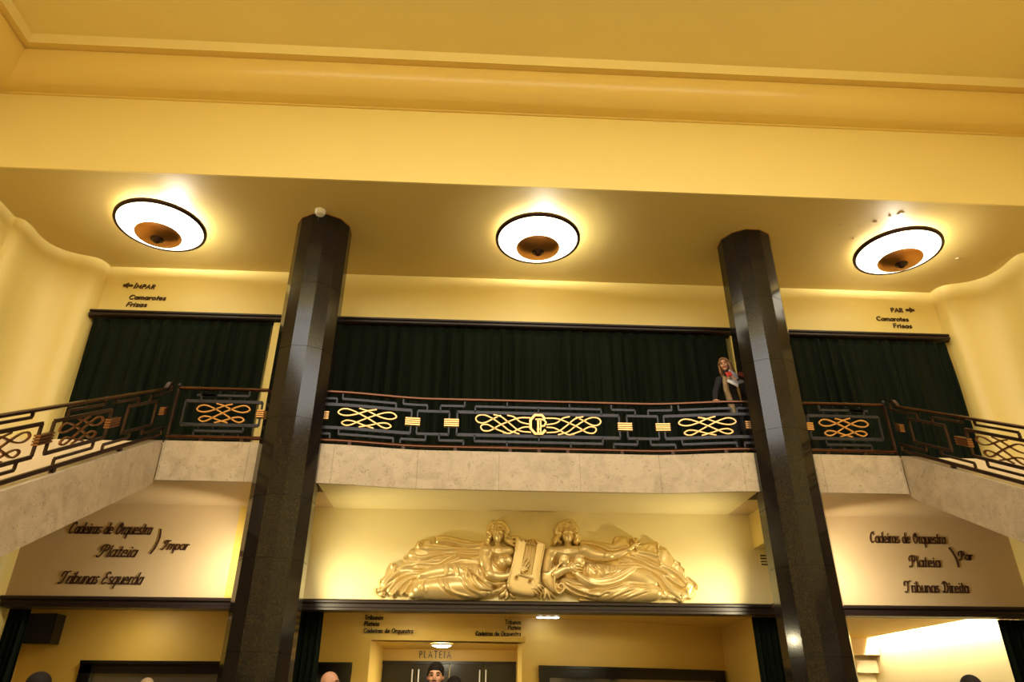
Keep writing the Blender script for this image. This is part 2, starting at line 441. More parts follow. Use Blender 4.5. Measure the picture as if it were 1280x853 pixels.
# four dark lobby doors with slim pulls
dw = (OPX[1]-OPX[0])/4
for k in range(4):
    x0 = OPX[0]+dw*k
    mb = MB(); mb.box(x0+.01, x0+dw-.01, 15.19, 15.245, 0, 2.22)
    mb.box(x0+.10, x0+dw-.10, 15.175, 15.19, 0.25, 1.95)
    d_ = mb.build('door_%d' % (k+1), BLACKGLOSS); d_['kind'] = 'structure'
    hx = x0+(dw-.06 if k % 2 == 0 else .06)
    mb = MB(); mb.tube([(hx,15.13,1.0),(hx,15.13,2.12)], .012); mb.tube([(hx,15.13,1.05),(hx,15.20,1.05)], .01); mb.tube([(hx,15.13,2.05),(hx,15.20,2.05)], .01)
    mb.build('door_handle', WHITE, d_)
mb = MB(); mb.box(OPX[0], OPX[1], 15.16, 15.25, 2.22, 2.27); struct('trim_6', mb, DARKWOOD)

# ---- stairs either side
SL = 0.53
def stair(s):
    nm = 'left' if s < 0 else 'right'
    n = 30; rise = ZF/n; run = rise/SL
    xa, xb = sorted((s*5.80, s*8.995))
    pts = [(10.27, ZF-.01)]
    for k in range(n):
        y = 10.25-run*k; z = ZF-.01-rise*k
        pts += [(y, z)] if k else []
        pts += [(y, z-rise)]
    # underside parallel to the pitch
    yend = pts[-1][0]
    pts += [(yend-.02, -.0), (yend+1.1, 0.0), (10.27, 4.36)]
    mb = MB(); mb.prismx(pts, xa, xb)
    st = empty('staircase', (s*7.3, 10.25, 0), 'marble staircase rising to the gallery beneath the %s lettering' % ('impar' if s < 0 else 'par'), 'staircase')
    shift(mb.build('steps', STEP), st)
    # marble string
    L = (10.25-1.0)
    a, b = sorted((s*5.62, s*5.82))
    # slightly rounded upper corner
    top = [(10.25, ZF), (10.05, ZF-.085), (1.2, ZF-SL*9.05)]
    bot = [(1.2, 0.0), (2.2, 0.0), (2.9, 4.25-.545*7.35), (10.10, 4.20), (10.25, 4.30)]
    mb = MB(); mb.prismx(top+bot, a, b)
    shift(mb.build('string', MARBLE), st)
    return st
stair(-1); stair(1)

# ================================================================== COLUMNS
def column(x, label):
    root = empty('column', (x, 10.28, 0), label, 'column', None)
    R = 0.462
    seams = [0.9, 2.05, 3.21, 4.06, 5.22, 6.38, 7.54]
    prof = [(R, 0.22)]
    for z in seams: prof += [(R, z-.004), (R-.006, z-.002), (R-.006, z+.002), (R, z+.004)]
    prof += [(R, ZC-.012)]
    mb = MB(); mb.lathe(prof, (x, 10.28, 0), 12, PI/12)
    shift(mb.build('shaft', BLACKMARBLE), root)
    mb = MB(); mb.lathe([(0, 0.0), (R+.05, 0.0), (R+.05, .16), (R+.02, .2), (R, .22)], (x, 10.28, 0), 12, PI/12); shift(mb.build('plinth', BLACKMARBLE), root)
    mb = MB(); mb.lathe([(R-.01, ZC-.012), (R+.012, ZC-.012), (R+.012, ZC-.001), (R-.01, ZC-.001)], (x, 10.28, 0), 12, PI/12)
    shift(mb.build('top_collar', BRASS), root)
    return root
column(-3.74, 'black marble faceted column with a white detector at its head')
column(3.74, 'black marble faceted column beside the woman at the railing')
sd = MB(); sd.lathe([(0, 0), (.085, 0), (.085, -.05), (.07, -.085), (0, -.09)], (-3.72, 9.74, ZC), 20)
o = sd.build('smoke_detector', WHITE, None, False); autosmooth(o, 30); tag(o, 'small white smoke detector on the ceiling above a black column', 'smoke detector')

# ================================================================== CEILING LAMPS
def bowl(x, label, first=None):
    if first is not None:
        r = copy_tree(first); r.location.x = x; r['label'] = label; return r
    root = empty('ceiling_lamp', (x, 10.17, ZC), label, 'ceiling lamp', 'bowl lamps under the gallery ceiling')
    g = MB(); g.lathe([(.690, -.150), (.60, -.180), (.48, -.235), (.36, -.300), (.30, -.325)], (0,0,0), 64)
    g.build('glass_bowl', BOWLGLOW, root, True)
    rm = MB(); rm.lathe([(.700, -.165), (.742, -.150), (.745, -.105), (.730, -.100), (.700, -.135), (.690, -.150), (.700, -.165)], (0,0,0), 64)
    rm.build('rim', DARKBRONZE, root, True)
    c = MB(); c.lathe([(.375, -.315), (.372, -.325), (.30, -.352), (.20, -.378), (.10, -.395)], (0,0,0), 48); c.build('cap', COPPER, root, True)
    k = MB(); k.lathe([(.11, -.390), (.105, -.41), (.06, -.42), (.055, -.45), (.03, -.47), (0, -.475)], (0,0,0), 24); k.build('finial', DARKBRONZE, root, True)
    s_ = MB(); s_.tube([(0,0,-.002), (0,0,-.33)], .03); s_.lathe([(0,-.001),(.12,-.001),(.11,-.03),(0,-.035)], (0,0,0), 24); s_.build('stem', BRASS, root)
    return root
b0 = bowl(0, 'glowing bowl lamp between the two black columns')
b1 = bowl(-6.5, 'glowing bowl lamp above the impar camarotes lettering', b0)
b2 = bowl(6.5, 'glowing bowl lamp beside chipped ceiling paint', b0)
for x in (-6.5, 0, 6.5):
    ld = D.lights.new('bowl_bulb', 'POINT'); ld.energy = E_BOWL_UP; ld.color = (1, .93, .78); ld.shadow_soft_size = .12
    lo = D.objects.new('bulb', ld); COL.objects.link(lo)
    root = [b for b in (b0, b1, b2) if abs(b.location.x-x) < .01][0]
    lo.parent = root; lo.location = (0.12, 0, -.12)

# chipped paint by the lamp
random.seed(3)
for k, (px, py, sz) in enumerate([(1125, 267, .07), (1112, 270, .03), (1094, 277, .035), (1067, 298, .03), (1197, 323, .04), (1050, 281, .02)]):
    d = CR*((px-640)/F_PX) - CU*((py-426.5)/F_PX) + _f; P = CAM+d*((ZC-CAM.z)/d.z)
    n = 7; ring = [(P.x+sz*(.6+.6*random.random())*math.cos(2*PI*i/n)*1.2, P.y+sz*(.6+.6*random.random())*math.sin(2*PI*i/n)) for i in range(n)]
    mb = MB(); vs = [(x, y, ZC-.001) for x, y in ring]+[(x*.5+P.x*.5+.01, y*.5+P.y*.5, ZC-.006-.006*random.random()) for x, y in ring]
    mb.add(vs, [tuple(range(n)), tuple(range(n, 2*n))]+[(i, (i+1)%n, n+(i+1)%n, n+i) for i in range(n)])
    o = mb.build('paint_flake', SIGNWALL); tag(o, 'flake of paint peeling off the ceiling by a bowl lamp', 'peeling paint', 'paint flakes near the lamp')

# ================================================================== CURTAINS
def curtain_mesh(x0, x1, y, z0, z1, pitch, amp, seed, name, sway=0.0):
    rnd = random.Random(seed)
    n = int((x1-x0)/pitch*10); nz = 14
    # irregular folds
    ph = []; t = 0
    for i in range(n+1):
        ph.append(t); t += 2*PI/10*(0.75+0.5*rnd.random())
    vs = []
    for j in range(nz+1):
        v = j/nz; z = z1-(z1-z0)*v
        for i in range(n+1):
            u = i/n
            a = amp*(0.45+0.55*min(1, v*3)) * (0.7+0.3*math.sin(i*.13+seed))
            dx = sway*v*math.sin(u*17+seed)*.5
            vs.append((x0+(x1-x0)*u+dx*math.sin(PI*u)+.012*math.sin(ph[i]*2+v*2), y+a*math.sin(ph[i]+.5*v*math.sin(i*.07+seed))+a*.25*math.sin(ph[i]*2.3+1+v), z))
    fs = [(j*(n+1)+i, (j+1)*(n+1)+i, (j+1)*(n+1)+i+1, j*(n+1)+i+1) for j in range(nz) for i in range(n)]
    return vs, fs
def curtain(x0, x1, y, z0, z1, label, seed, pitch=.23, amp=.07, sway=.06):
    vs, fs = curtain_mesh(x0, x1, y, z0, z1, pitch, amp, seed, 'c', sway)
    me = D.meshes.new('velvet_curtain'); me.from_pydata(vs, [], fs); me.materials.append(VELVET)
    me.polygons.foreach_set('use_smooth', [True]*len(me.polygons))
    o = D.objects.new('velvet_curtain', me); COL.objects.link(o)
    sm = o.modifiers.new('thickness', 'SOLIDIFY'); sm.thickness = .008
    return tag(o, label, 'curtain')
curtain(-7.97, -4.76, YW-.14, ZF+.02, 7.70, 'dark green velvet curtain below the impar camarotes lettering', 1)
curtain(-3.66, 3.66, YW-.14, ZF+.02, 7.70, 'wide dark green velvet curtain between the two black columns', 2)
curtain(4.76, 7.92, YW-.14, ZF+.02, 7.70, 'dark green velvet curtain below the par camarotes lettering', 3)
for (x0, x1, lb) in ((-8.02, -3.3, 'dark bronze curtain rail under the impar camarotes lettering'), ):
    pass
rail = MB()
rp = [(YW,7.85),(YW-.20,7.85),(YW-.235,7.83),(YW-.235,7.80),(YW-.205,7.785),(YW-.235,7.765),(YW-.235,7.735),(YW-.21,7.72),(YW,7.72)]
rail.prismx(rp, -8.03, 7.98)
o = rail.build('curtain_rail', DARKWOOD); tag(o, 'long dark bronze curtain rail across the gallery wall', 'curtain rail')
mb = MB(); 
for s in (-1, 1):
    e = MB(); x = -8.03 if s < 0 else 7.98
    e.ball((x, YW-.13, 7.745), .045, nu=12, nv=8); e.build('end_knob', BRONZE, o, True)
# lower curtains, drawn aside at the foyer openings
curtain(-8.02, -7.70, YW+.16, .02, 2.76, 'dark green curtain drawn aside beside the wall loudspeaker', 4, .09, .05, .0)
curtain(-3.88, -3.30, YW+.32, .02, 2.88, 'dark green curtain drawn aside behind the column with the detector', 5, .09, .05, .0)
curtain(3.50, 3.93, YW+.16, .02, 2.76, 'dark green curtain drawn aside where the relief wall ends by the vent', 6, .09, .05, .0)
curtain(7.56, 8.03, YW+.16, .02, 2.76, 'dark green curtain drawn aside by the brightly lit white wall', 7, .09, .05, .0)

# ================================================================== RAILINGS
class Rail:
    def __init__(s, P, root): s.P = P; s.root = root          # P(s) -> x, y, zbase, normal(x,y)
    def pt(s, u, v, n=0.0):
        x, y, z, nx, ny = s.P(u); return Vector((x+nx*n, y+ny*n, z+v))
    def ribbon(s, mb, pts, w, dep, off=0.0):
        P = [np.array(p, float) for p in pts]; k = len(P); vs = []
        for i in range(k):
            d = P[min(i+1, k-1)]-P[max(i-1, 0)]; L = np.hypot(*d) or 1; q = np.array([-d[1], d[0]])/L*w/2
            a = P[i]+q; b = P[i]-q
            vs += [s.pt(a[0], a[1], off-dep/2), s.pt(a[0], a[1], off+dep/2), s.pt(b[0], b[1], off+dep/2), s.pt(b[0], b[1], off-dep/2)]
        fs = [(0,1,2,3), tuple(4*(k-1)+j for j in (3,2,1,0))]
        for i in range(k-1):
            a = 4*i; b = a+4; fs += [(a,b,b+1,a+1),(a+1,b+1,b+2,a+2),(a+2,b+2,b+3,a+3),(a+3,b+3,b,a)]
        mb.add(vs, fs)
    def bar(s, mb, a, b, w=.045, dep=.03):
        L = math.hypot(a[0]-b[0], a[1]-b[1]); n = max(2, int(L/.15)+1)
        s.ribbon(mb, [(a[0]+(b[0]-a[0])*t, a[1]+(b[1]-a[1])*t) for t in np.linspace(0, 1, n)], w, dep)
    def long(s, name, u0, u1, v, w, h, m, n=60, inset=0):
        mb = MB(); us = np.linspace(u0, u1, n); vs = []
        prof = [(-w/2, -h*.3), (-w/2, h*.2), (-w*.3, h/2), (w*.3, h/2), (w/2, h*.2), (w/2, -h*.3), (w*.3, -h/2), (-w*.3, -h/2)]
        for u in us:
            for a, b in prof: vs.append(s.pt(u, v+b, a))
        k = len(prof)
        fs = [(i*k+j, i*k+(j+1)%k, (i+1)*k+(j+1)%k, (i+1)*k+j) for i in range(n-1) for j in range(k)]
        fs += [tuple(range(k)), tuple((n-1)*k+j for j in range(k))]
        mb.add(vs, fs); o = mb.build(name, m); autosmooth(o, 40); return shift(o, s.root)
    def put(s, mb, name, m): 
        o = mb.build(name, m); return shift(o, s.root)

V0, V1 = .08, .87           # bottom and top rail
def clasp(R, u, m=BRASS, half=False):
    mb = MB(); wd = .055 if half else .115
    for k in range(4):
        v = .475-.051+.034*k
        R.ribbon(mb, [(u-wd, v), (u, v), (u+wd, v)], .021, .075)
    c = R.put(mb, 'clasp', m)
    mb = MB(); R.ribbon(mb, [(u-wd*.94, .475), (u, .475), (u+wd*.94, .475)], .125, .045)
    R.put(mb, 'clasp_block', DARKBRONZE)
S1 = [(.30,1.0),(0,.78),(-.35,.36),(-.62,.14),(-.85,.14),(-1,.40),(-.90,.74),(-.70,.82),(-.42,.58),(0,.02),(.30,-.44),(.52,-.80),(.70,-.90),(.84,-.66),(.70,-.38),(.45,-.42),(.10,-.74),(-.25,-1.0)]
def scroll(R, u, hw, m=BRASS, sc=1.0):
    mb = MB()
    for k, sg in enumerate((1, -1)):
        pts = [(u+sg*p[0]*hw, .475+p[1]*.155) for p in S1]
        R.ribbon(mb, spline(pts, 6), .019, .026, .005*(1 if k else -1))
    R.put(mb, 'scroll_ornament', m)
def panel(R, mb, u, hw, ends=(True, True)):
    """one long panel of straight flat bars around a scroll"""
    a, b = u-hw, u+hw; t, s_ = .665, .285
    R.bar(mb, (a, t), (b, t), .048); R.bar(mb, (a, s_), (b, s_), .048)
    R.bar(mb, (a, s_), (a, t), .026); R.bar(mb, (b, s_), (b, t), .026)
    c, d = u-hw*.62, u+hw*.62
    R.bar(mb, (c, .765), (d, .765), .036); R.bar(mb, (c, .765), (c, V1), .022); R.bar(mb, (d, .765), (d, t), .022)
    R.bar(mb, (c, .185), (d, .185), .036); R.bar(mb, (c, .185), (c, s_), .022); R.bar(mb, (d, .185), (d, V0), .022)
def square(R, mb, u, hw):
    t, s_ = .665, .285
    R.bar(mb, (u-hw, t), (u+hw, t), .042); R.bar(mb, (u-hw, s_), (u+hw, s_), .042)
    R.bar(mb, (u-hw, s_), (u-hw, t), .024); R.bar(mb, (u+hw, s_), (u+hw, t), .024)
    for sg in (-1, 1):
        i, o_ = u+sg*(hw*.42), u+sg*(hw*1.95)
        R.bar(mb, (i, .765), (o_, .765), .036); R.bar(mb, (i, .765), (i, t), .022); R.bar(mb, (o_, .765), (o_, V1), .022)
        R.bar(mb, (i, .185), (o_, .185), .036); R.bar(mb, (i, .185), (i, s_), .022); R.bar(mb, (o_, .185), (o_, V0), .022)
def feet(R, us):
    for u in us:
        mb = MB(); R.bar(mb, (u, 0.0), (u, V0), .05, .05); R.put(mb, 'foot', DARKBRONZE)

# --- centre
def P_c(x):
    y = yfront(x)+.07; dy = (yfront(x+.01)-yfront(x-.01))/.02; L = math.hypot(1, dy)
    return x, y, ZF, -dy/L, 1/L
root = empty('balcony_railing', (0, 10.5, ZF), 'long bowed gallery railing with the gilded monogram at its middle', 'railing')
R = Rail(P_c, root)
R.long('handrail', -3.36, 3.36, .875, .07, .045, BRONZE, 90)
R.long('bottom_rail', -3.36, 3.36, .085, .06, .05, BRONZE, 90)
mb = MB()
R.bar(mb, (-1.29, .665), (1.29, .665), .05); R.bar(mb, (-1.29, .285), (1.29, .285), .05)
for sg in (-1, 1):
    R.bar(mb, (sg*1.29, .285), (sg*1.29, .665), .026)
    R.bar(mb, (sg*1.01, .665), (sg*1.01, .765), .022); R.bar(mb, (sg*1.01, .285), (sg*1.01, .185), .022)
    R.bar(mb, (sg*.5, .765), (sg*.5, V1), .018); R.bar(mb, (sg*.5, .185), (sg*.5, V0), .018)
R.bar(mb, (-1.01, .765), (1.01, .765), .036); R.bar(mb, (-1.01, .185), (1.01, .185), .036)
R.bar(mb, (0, .665), (0, .765), .018); R.bar(mb, (0, .285), (0, .185), .018)
for sg in (-1, 1):
    square(R, mb, sg*1.665, .25)
    panel(R, mb, sg*2.67, .66)
    # stub bars meeting the column
    R.bar(mb, (sg*3.16, .765), (sg*3.36, .765), .034); R.bar(mb, (sg*3.16, .765), (sg*3.16, .665), .022)
    R.bar(mb, (sg*3.20, .185), (sg*3.36, .185), .034); R.bar(mb, (sg*3.20, .185), (sg*3.20, .08), .022)
R.put(mb, 'frame_bars', BARIRON)
for sg in (-1, 1):
    clasp(R, sg*1.375); clasp(R, sg*1.985); clasp(R, sg*3.31, BRASS, True)
    scroll(R, sg*2.68, .44)
# long centre scrolls
LS = [[(430,362),(350,335),(290,308),(250,310),(240,328),(262,348),(310,345),(370,312),(440,284),(520,258),(602,256)],
      [(430,241),(480,252),(530,285),(602,299)],
      [(385,240),(330,264),(270,292),(225,292),(202,270),(217,248),(260,241),(320,262),(400,310),(450,342),(520,362)],
      [(330,240),(390,255),(460,305),(520,343),(604,352)],
      [(604,315),(550,318),(500,338),(450,360),(400,358)]]
for sg in (-1, 1):
    mb = MB()
    for k, st in enumerate(LS):
        pts = [(sg*(660-x)/460*1.0, .475-(y-302)/65*.165) for x, y in st]
        R.ribbon(mb, spline(pts, 6), .020, .022, .008*(k % 3-1))
    R.put(mb, 'scroll_ornament', BRASS)
mb = MB()
oc = [(.105,.09),(.05,.155),(-.06,.155),(-.13,.07),(-.13,-.07),(-.06,-.155),(.05,-.155),(.105,-.09)]
R.ribbon(mb, [(a, .475+b) for a, b in oc], .042, .05, -.02)
R.ribbon(mb, [(-.045,.475+.075),(.02,.475+.085),(.085,.475+.075),(.115,.475+.03),(.085,.475-.025),(.02,.475-.035)], .03, .04, -.03)
R.ribbon(mb, [(-.012,.475+.075),(-.012,.475-.15)], .030, .04, -.035)
R.ribbon(mb, [(.028,.475+.075),(.028,.475-.15)], .022, .04, -.035)
R.ribbon(mb, [(-.055,.475+.078),(.05,.475+.078)], .022, .04, -.04)
R.ribbon(mb, [(-.035,.475-.085),(.02,.475-.085)], .018, .04, -.04)
R.put(mb, 'monogram', BRASS)
feet(R, [-2.9, -2.1, -1.3, -.45, 0, .45, 1.3, 2.1, 2.9])
# --- straight pieces between column and stair head
for s in (-1, 1):
    def P_s(u, s=s): return s*u, 10.32, ZF, 0, 1
    root = empty('balcony_railing', (s*4.9, 10.32, ZF), ('short straight gallery railing at the head of the stair under the impar lettering' if s < 0 else 'short straight gallery railing at the head of the stair under the par lettering'), 'railing')
    R = Rail(P_s, root)
    R.long('handrail', 4.20, 5.58, .875, .07, .045, BRONZE, 12)
    R.long('bottom_rail', 4.20, 5.62, .085, .06, .05, BRONZE, 12)
    mb = MB(); panel(R, mb, 4.87, .58)
    R.bar(mb, (5.0, .765), (5.3, .765), .034)
    R.put(mb, 'frame_bars', BARIRON)
    for k in range(4):
        for v in (.825, .715, .235, .13):
            m2 = MB(); m2.ball(R.pt(4.52+.22*k+(.05 if v in (.715, .13) else 0), v, 0), .014, nu=8, nv=6)
            if v in (.825, .235): pass
            R.put(m2, 'stud', BARIRON)
    clasp(R, 4.29, BRASS, True); scroll(R, 4.86, .40)
    mb = MB(); R.ribbon(mb, [(5.60, .0), (5.60, .86)], .035, .04); R.put(mb, 'corner_post', DARKBRONZE)
    mb = MB(); mb.ball(R.pt(5.60, .925, 0), .032, nu=12, nv=8); o = R.put(mb, 'post_ball', BARIRON); autosmooth(o, 60)
    feet(R, [4.5, 5.1])
    # --- stair railing
    def P_t(u, s=s): 
        return s*5.70, 10.25-u, ZF-SL*u, s, 0
    root = empty('stair_railing', (s*5.70, 10.2, ZF), ('sloping stair railing with gilded scrolls on the flight under the impar lettering' if s < 0 else 'sloping stair railing with gilded scrolls on the flight under the par lettering'), 'railing')
    R = Rail(P_t, root)
    R.long('handrail', .10, 8.9, .845, .07, .05, BRONZE, 40)
    R.long('bottom_rail', .02, 8.9, .085, .06, .055, DARKBRONZE, 40)
    mb = MB(); R.ribbon(mb, spline([(-.0, .90), (.05, .93), (.10, .89), (.14, .84)], 5), .045, .06); R.put(mb, 'rail_crook', DARKBRONZE)
    mb = MB()
    square(R, mb, .68, .38)
    us = [1.35+1.29*k for k in range(6)]
    for u in us[:5]: panel(R, mb, u+.645, .545)
    R.put(mb, 'frame_bars', DARKBRONZE)
    for u in us: clasp(R, u, SHADEBRASS)
    clasp(R, .04, SHADEBRASS, True)
    for u in us[:5]: scroll(R, u+.645, .40, SHADEBRASS)
    feet(R, [1.0, 2.3, 3.6, 4.9, 6.2, 7.5])

# ================================================================== LETTERING
def arc(cx, cy, rx, ry, a0, a1, n=14):
    return [(cx+rx*math.cos(math.radians(t)), cy+ry*math.sin(math.radians(t))) for t in np.linspace(a0, a1, n)]
X_ = .62
G = {
 'a': (.70, [arc(.30, .31, .27, .31, 0, 360, 18), [(.57, .62), (.57, 0)]]),
 'b': (.70, [arc(.33, .31, .27, .31, 0, 360, 18), [(.06, 1), (.06, 0)]]),
 'd': (.70, [arc(.30, .31, .27, .31, 0, 360, 18), [(.57, 1), (.57, 0)]]),
 'e': (.66, [[(.06, .33), (.56, .33)]+arc(.31, .31, .26, .31, 10, 320, 16)]),
 'g': (.70, [arc(.30, .31, .27, .31, 0, 360, 18), [(.57, .62), (.57, -.15)]+arc(.32, -.15, .25, .2, 0, -150, 8)]),
 'i': (.26, [[(.10, .62), (.10, 0)], [(.09, .82), (.11, .86)]]),
 'l': (.26, [[(.10, 1), (.10, 0)]]),
 'm': (1.02, [[(.08, .62), (.08, 0)], [(.08, .38)]+arc(.28, .40, .20, .22, 180, 0, 8)+[(.48, 0)], [(.48, .38)]+arc(.68, .40, .20, .22, 180, 0, 8)+[(.88, 0)]]),
 'n': (.66, [[(.08, .62), (.08, 0)], [(.08, .36)]+arc(.31, .38, .23, .24, 180, 0, 8)+[(.54, 0)]]),
 'o': (.70, [arc(.33, .31, .29, .31, 0, 360, 20)]),
 'p': (.70, [arc(.33, .31, .27, .31, 0, 360, 18), [(.06, .62), (.06, -.38)]]),
 'q': (.70, [arc(.30, .31, .27, .31, 0, 360, 18), [(.57, .62), (.57, -.38)]]),
 'r': (.44, [[(.08, .62), (.08, 0)], [(.08, .34)]+arc(.28, .38, .20, .23, 180, 60, 6)]),
 's': (.52, [arc(.26, .46, .18, .16, 40, 250, 8)+arc(.24, .16, .20, .16, 70, -140, 8)]),
 't': (.40, [[(.18, .9), (.18, 0)], [(.02, .60), (.36, .60)]]),
 'u': (.66, [[(.08, .62), (.08, .26)]+arc(.31, .25, .23, .25, 180, 360, 8)+[(.54, .62)], [(.54, .3), (.54, 0)]]),
 'A': (.95, [[(.04, 0), (.46, 1), (.88, 0)], [(.20, .35), (.72, .35)]]),
 'C': (.92, [arc(.50, .5, .44, .5, 48, 312, 18)]),
 'D': (.90, [[(.08, 0), (.08, 1), (.35, 1)]+arc(.38, .5, .42, .5, 80, -80, 12)+[(.30, 0), (.08, 0)]]),
 'E': (.66, [[(.55, 1), (.08, 1), (.08, 0), (.55, 0)], [(.08, .5), (.48, .5)]]),
 'F': (.62, [[(.55, 1), (.08, 1), (.08, 0)], [(.08, .52), (.46, .52)]]),
 'I': (.28, [[(.10, 1), (.10, 0)]]),
 'L': (.58, [[(.08, 1), (.08, 0), (.52, 0)]]),
 'M': (1.08, [[(.06, 0), (.16, 1), (.52, .22), (.88, 1), (.98, 0)]]),
 'O': (1.02, [arc(.50, .5, .46, .5, 0, 360, 24)]),
 'P': (.66, [[(.08, 0), (.08, 1), (.30, 1)]+arc(.32, .74, .26, .26, 80, -80, 8)+[(.08, .48)]]),
 'R': (.72, [[(.08, 0), (.08, 1), (.30, 1)]+arc(.32, .74, .26, .26, 80, -80, 8)+[(.08, .48)], [(.34, .48), (.62, 0)]]),
 'T': (.72, [[(.02, 1), (.66, 1)], [(.34, 1), (.34, 0)]]),
 '\u00cd': (.28, [[(.10, 1), (.10, 0)], [(.08, 1.1), (.22, 1.28)]]),
 ' ': (.42, []), ')': (.34, []),
}
SCR = dict(G)   # script capitals with swashes
SCR.update({
 'T': (.85, [spline([(-.10, .62), (-.12, .85), (.08, 1.02), (.45, .98), (.80, 1.05)], 5), spline([(.42, .98), (.40, .5), (.28, .08), (.05, -.02), (-.08, .06)], 5)]),
 'P': (.85, [spline([(.36, .95), (.34, .5), (.24, .08), (.02, -.04), (-.12, .06)], 5), spline([(-.02, .55), (-.10, .82), (.15, 1.05), (.50, 1.05), (.74, .85), (.62, .58), (.36, .50)], 5)]),
 'C': (.85, [spline([(.72, .80), (.60, 1.02), (.32, .98), (.10, .62), (.10, .22), (.34, .0), (.66, .12)], 5)]),
 'O': (.95, [spline([(.45, 1.0), (.14, .78), (.08, .32), (.34, .0), (.68, .18), (.76, .62), (.52, .98), (.36, .80), (.50, .62)], 5)]),
 'D': (.92, [spline([(.30, .95), (.28, .4), (.10, .02), (-.04, .12), (.2, .06), (.52, .02), (.78, .36), (.66, .86), (.28, 1.04), (-.02, .84)], 5)]),
 'E': (.78, [spline([(.66, .90), (.44, 1.04), (.22, .86), (.34, .58), (.50, .55), (.24, .50), (.06, .24), (.22, .0), (.62, .12)], 5)]),
 'I': (.72, [spline([(.02, .70), (.02, .92), (.25, 1.0), (.72, 1.0)], 5), spline([(.44, 1.0), (.36, .4), (.18, .0), (-.10, .04)], 5)]),
})
def stroke(mb, pts, w, y0, y1, tf):
    """flat stroke extruded between planes y0 and y1, in x/z"""
    P = [np.array(tf(p)) for p in pts]; k = len(P); vs = []
    for i in range(k):
        d = P[min(i+1, k-1)]-P[max(i-1, 0)]; L = np.hypot(*d) or 1; q = np.array([-d[1], d[0]])/L*w/2
        e = d/L*w*.35*(-1 if i == 0 else (1 if i == k-1 else 0))
        a = P[i]+q+e; b = P[i]-q+e
        vs += [(a[0], y0, a[1]), (a[0], y1, a[1]), (b[0], y1, b[1]), (b[0], y0, b[1])]
    fs = [(0,1,2,3), tuple(4*(k-1)+j for j in (3,2,1,0))]
    for i in range(k-1):
        a = 4*i; b = a+4; fs += [(a,b,b+1,a+1),(a+1,b+1,b+2,a+2),(a+2,b+2,b+3,a+3),(a+3,b+3,b,a)]
    mb.add(vs, fs)
def text_w(t, table, track): return sum(table[c][0]+track for c in t)-track
def lettering(txt, x0, x1, z, y, label, table=G, h=None, w=.02, shear=0.0, track=.10, dep=.02, m=LETTER, name='wall_lettering', wfit=True, script=False, tilt=0.0):
    tw = text_w(txt, table, track); sx = (x1-x0)/tw; sz = h if h else sx
    mb = MB(); cx = 0
    tf = lambda p, cx=0: (x0+(cx+p[0]+shear*p[1])*sx, z+p[1]*sz+tilt*((cx+p[0])*sx))
    for i, ch in enumerate(txt):
        adv, strokes = table[ch]
        for st in strokes:
            stroke(mb, st, w, y-dep, y-.002, lambda p, cx=cx: tf(p, cx))
        if script and ch in 'abdeilmnoqrstu' and i+1 < len(txt) and txt[i+1] in 'abdeilmnoqrstu':
            stroke(mb, [(adv-.14, .03), (adv+track*.5, .0), (adv+track+.14, .12)], w*.8, y-dep, y-.002, lambda p, cx=cx: tf(p, cx))
        cx += adv+track
    o = mb.build(name, m); tag(o, label, 'lettering'); return o
YL = YW-.001; YS = YW-.026
def arrow(x0, x1, z, sg, label):
    mb = MB(); x = (x0, x1) if sg > 0 else (x1, x0)
    tf = lambda p: p
    stroke(mb, [(x[0], z), (x[1], z)], .045, YL-.02, YL-.002, tf)
    xm = x[1]-sg*.075
    mb2 = [(xm, z+.06), (x[1]+sg*.02, z), (xm, z-.06)]
    vs = [(p[0], YL-.022, p[1]) for p in mb2]+[(p[0], YL-.002, p[1]) for p in mb2]
    mb.add(vs, [(0,1,2),(5,4,3),(0,3,4,1),(1,4,5,2),(2,5,3,0)])
    o = mb.build('wall_arrow', LETTER); tag(o, label, 'lettering')
arrow(-7.68, -7.54, 8.485, -1, 'dark arrow before the word impar on the upper wall')
lettering('\u00cdMPAR', -7.50, -7.12, 8.43, YL, track=.20, label= 'dark raised word impar above the green curtain', h=.085, w=.017, shear=.25)
lettering('Camarotes', -7.53, -6.86, 8.19, YL, 'dark raised word camarotes beneath impar', h=.085, w=.017, shear=.25)
lettering('Frisas', -7.54, -7.17, 8.035, YL, 'dark raised word frisas beneath impar and camarotes', h=.085, w=.017, shear=.25)
lettering('PAR', 7.12, 7.36, 8.42, YL, 'dark raised word par above the green curtain', h=.085, w=.017)
arrow(7.44, 7.58, 8.47, 1, 'dark arrow after the word par on the upper wall')
lettering('Camarotes', 6.78, 7.42, 8.215, YL, 'dark raised word camarotes beneath par', h=.085, w=.017)
lettering('Frisas', 7.08, 7.45, 8.065, YL, 'dark raised word frisas beneath par and camarotes', h=.085, w=.017)
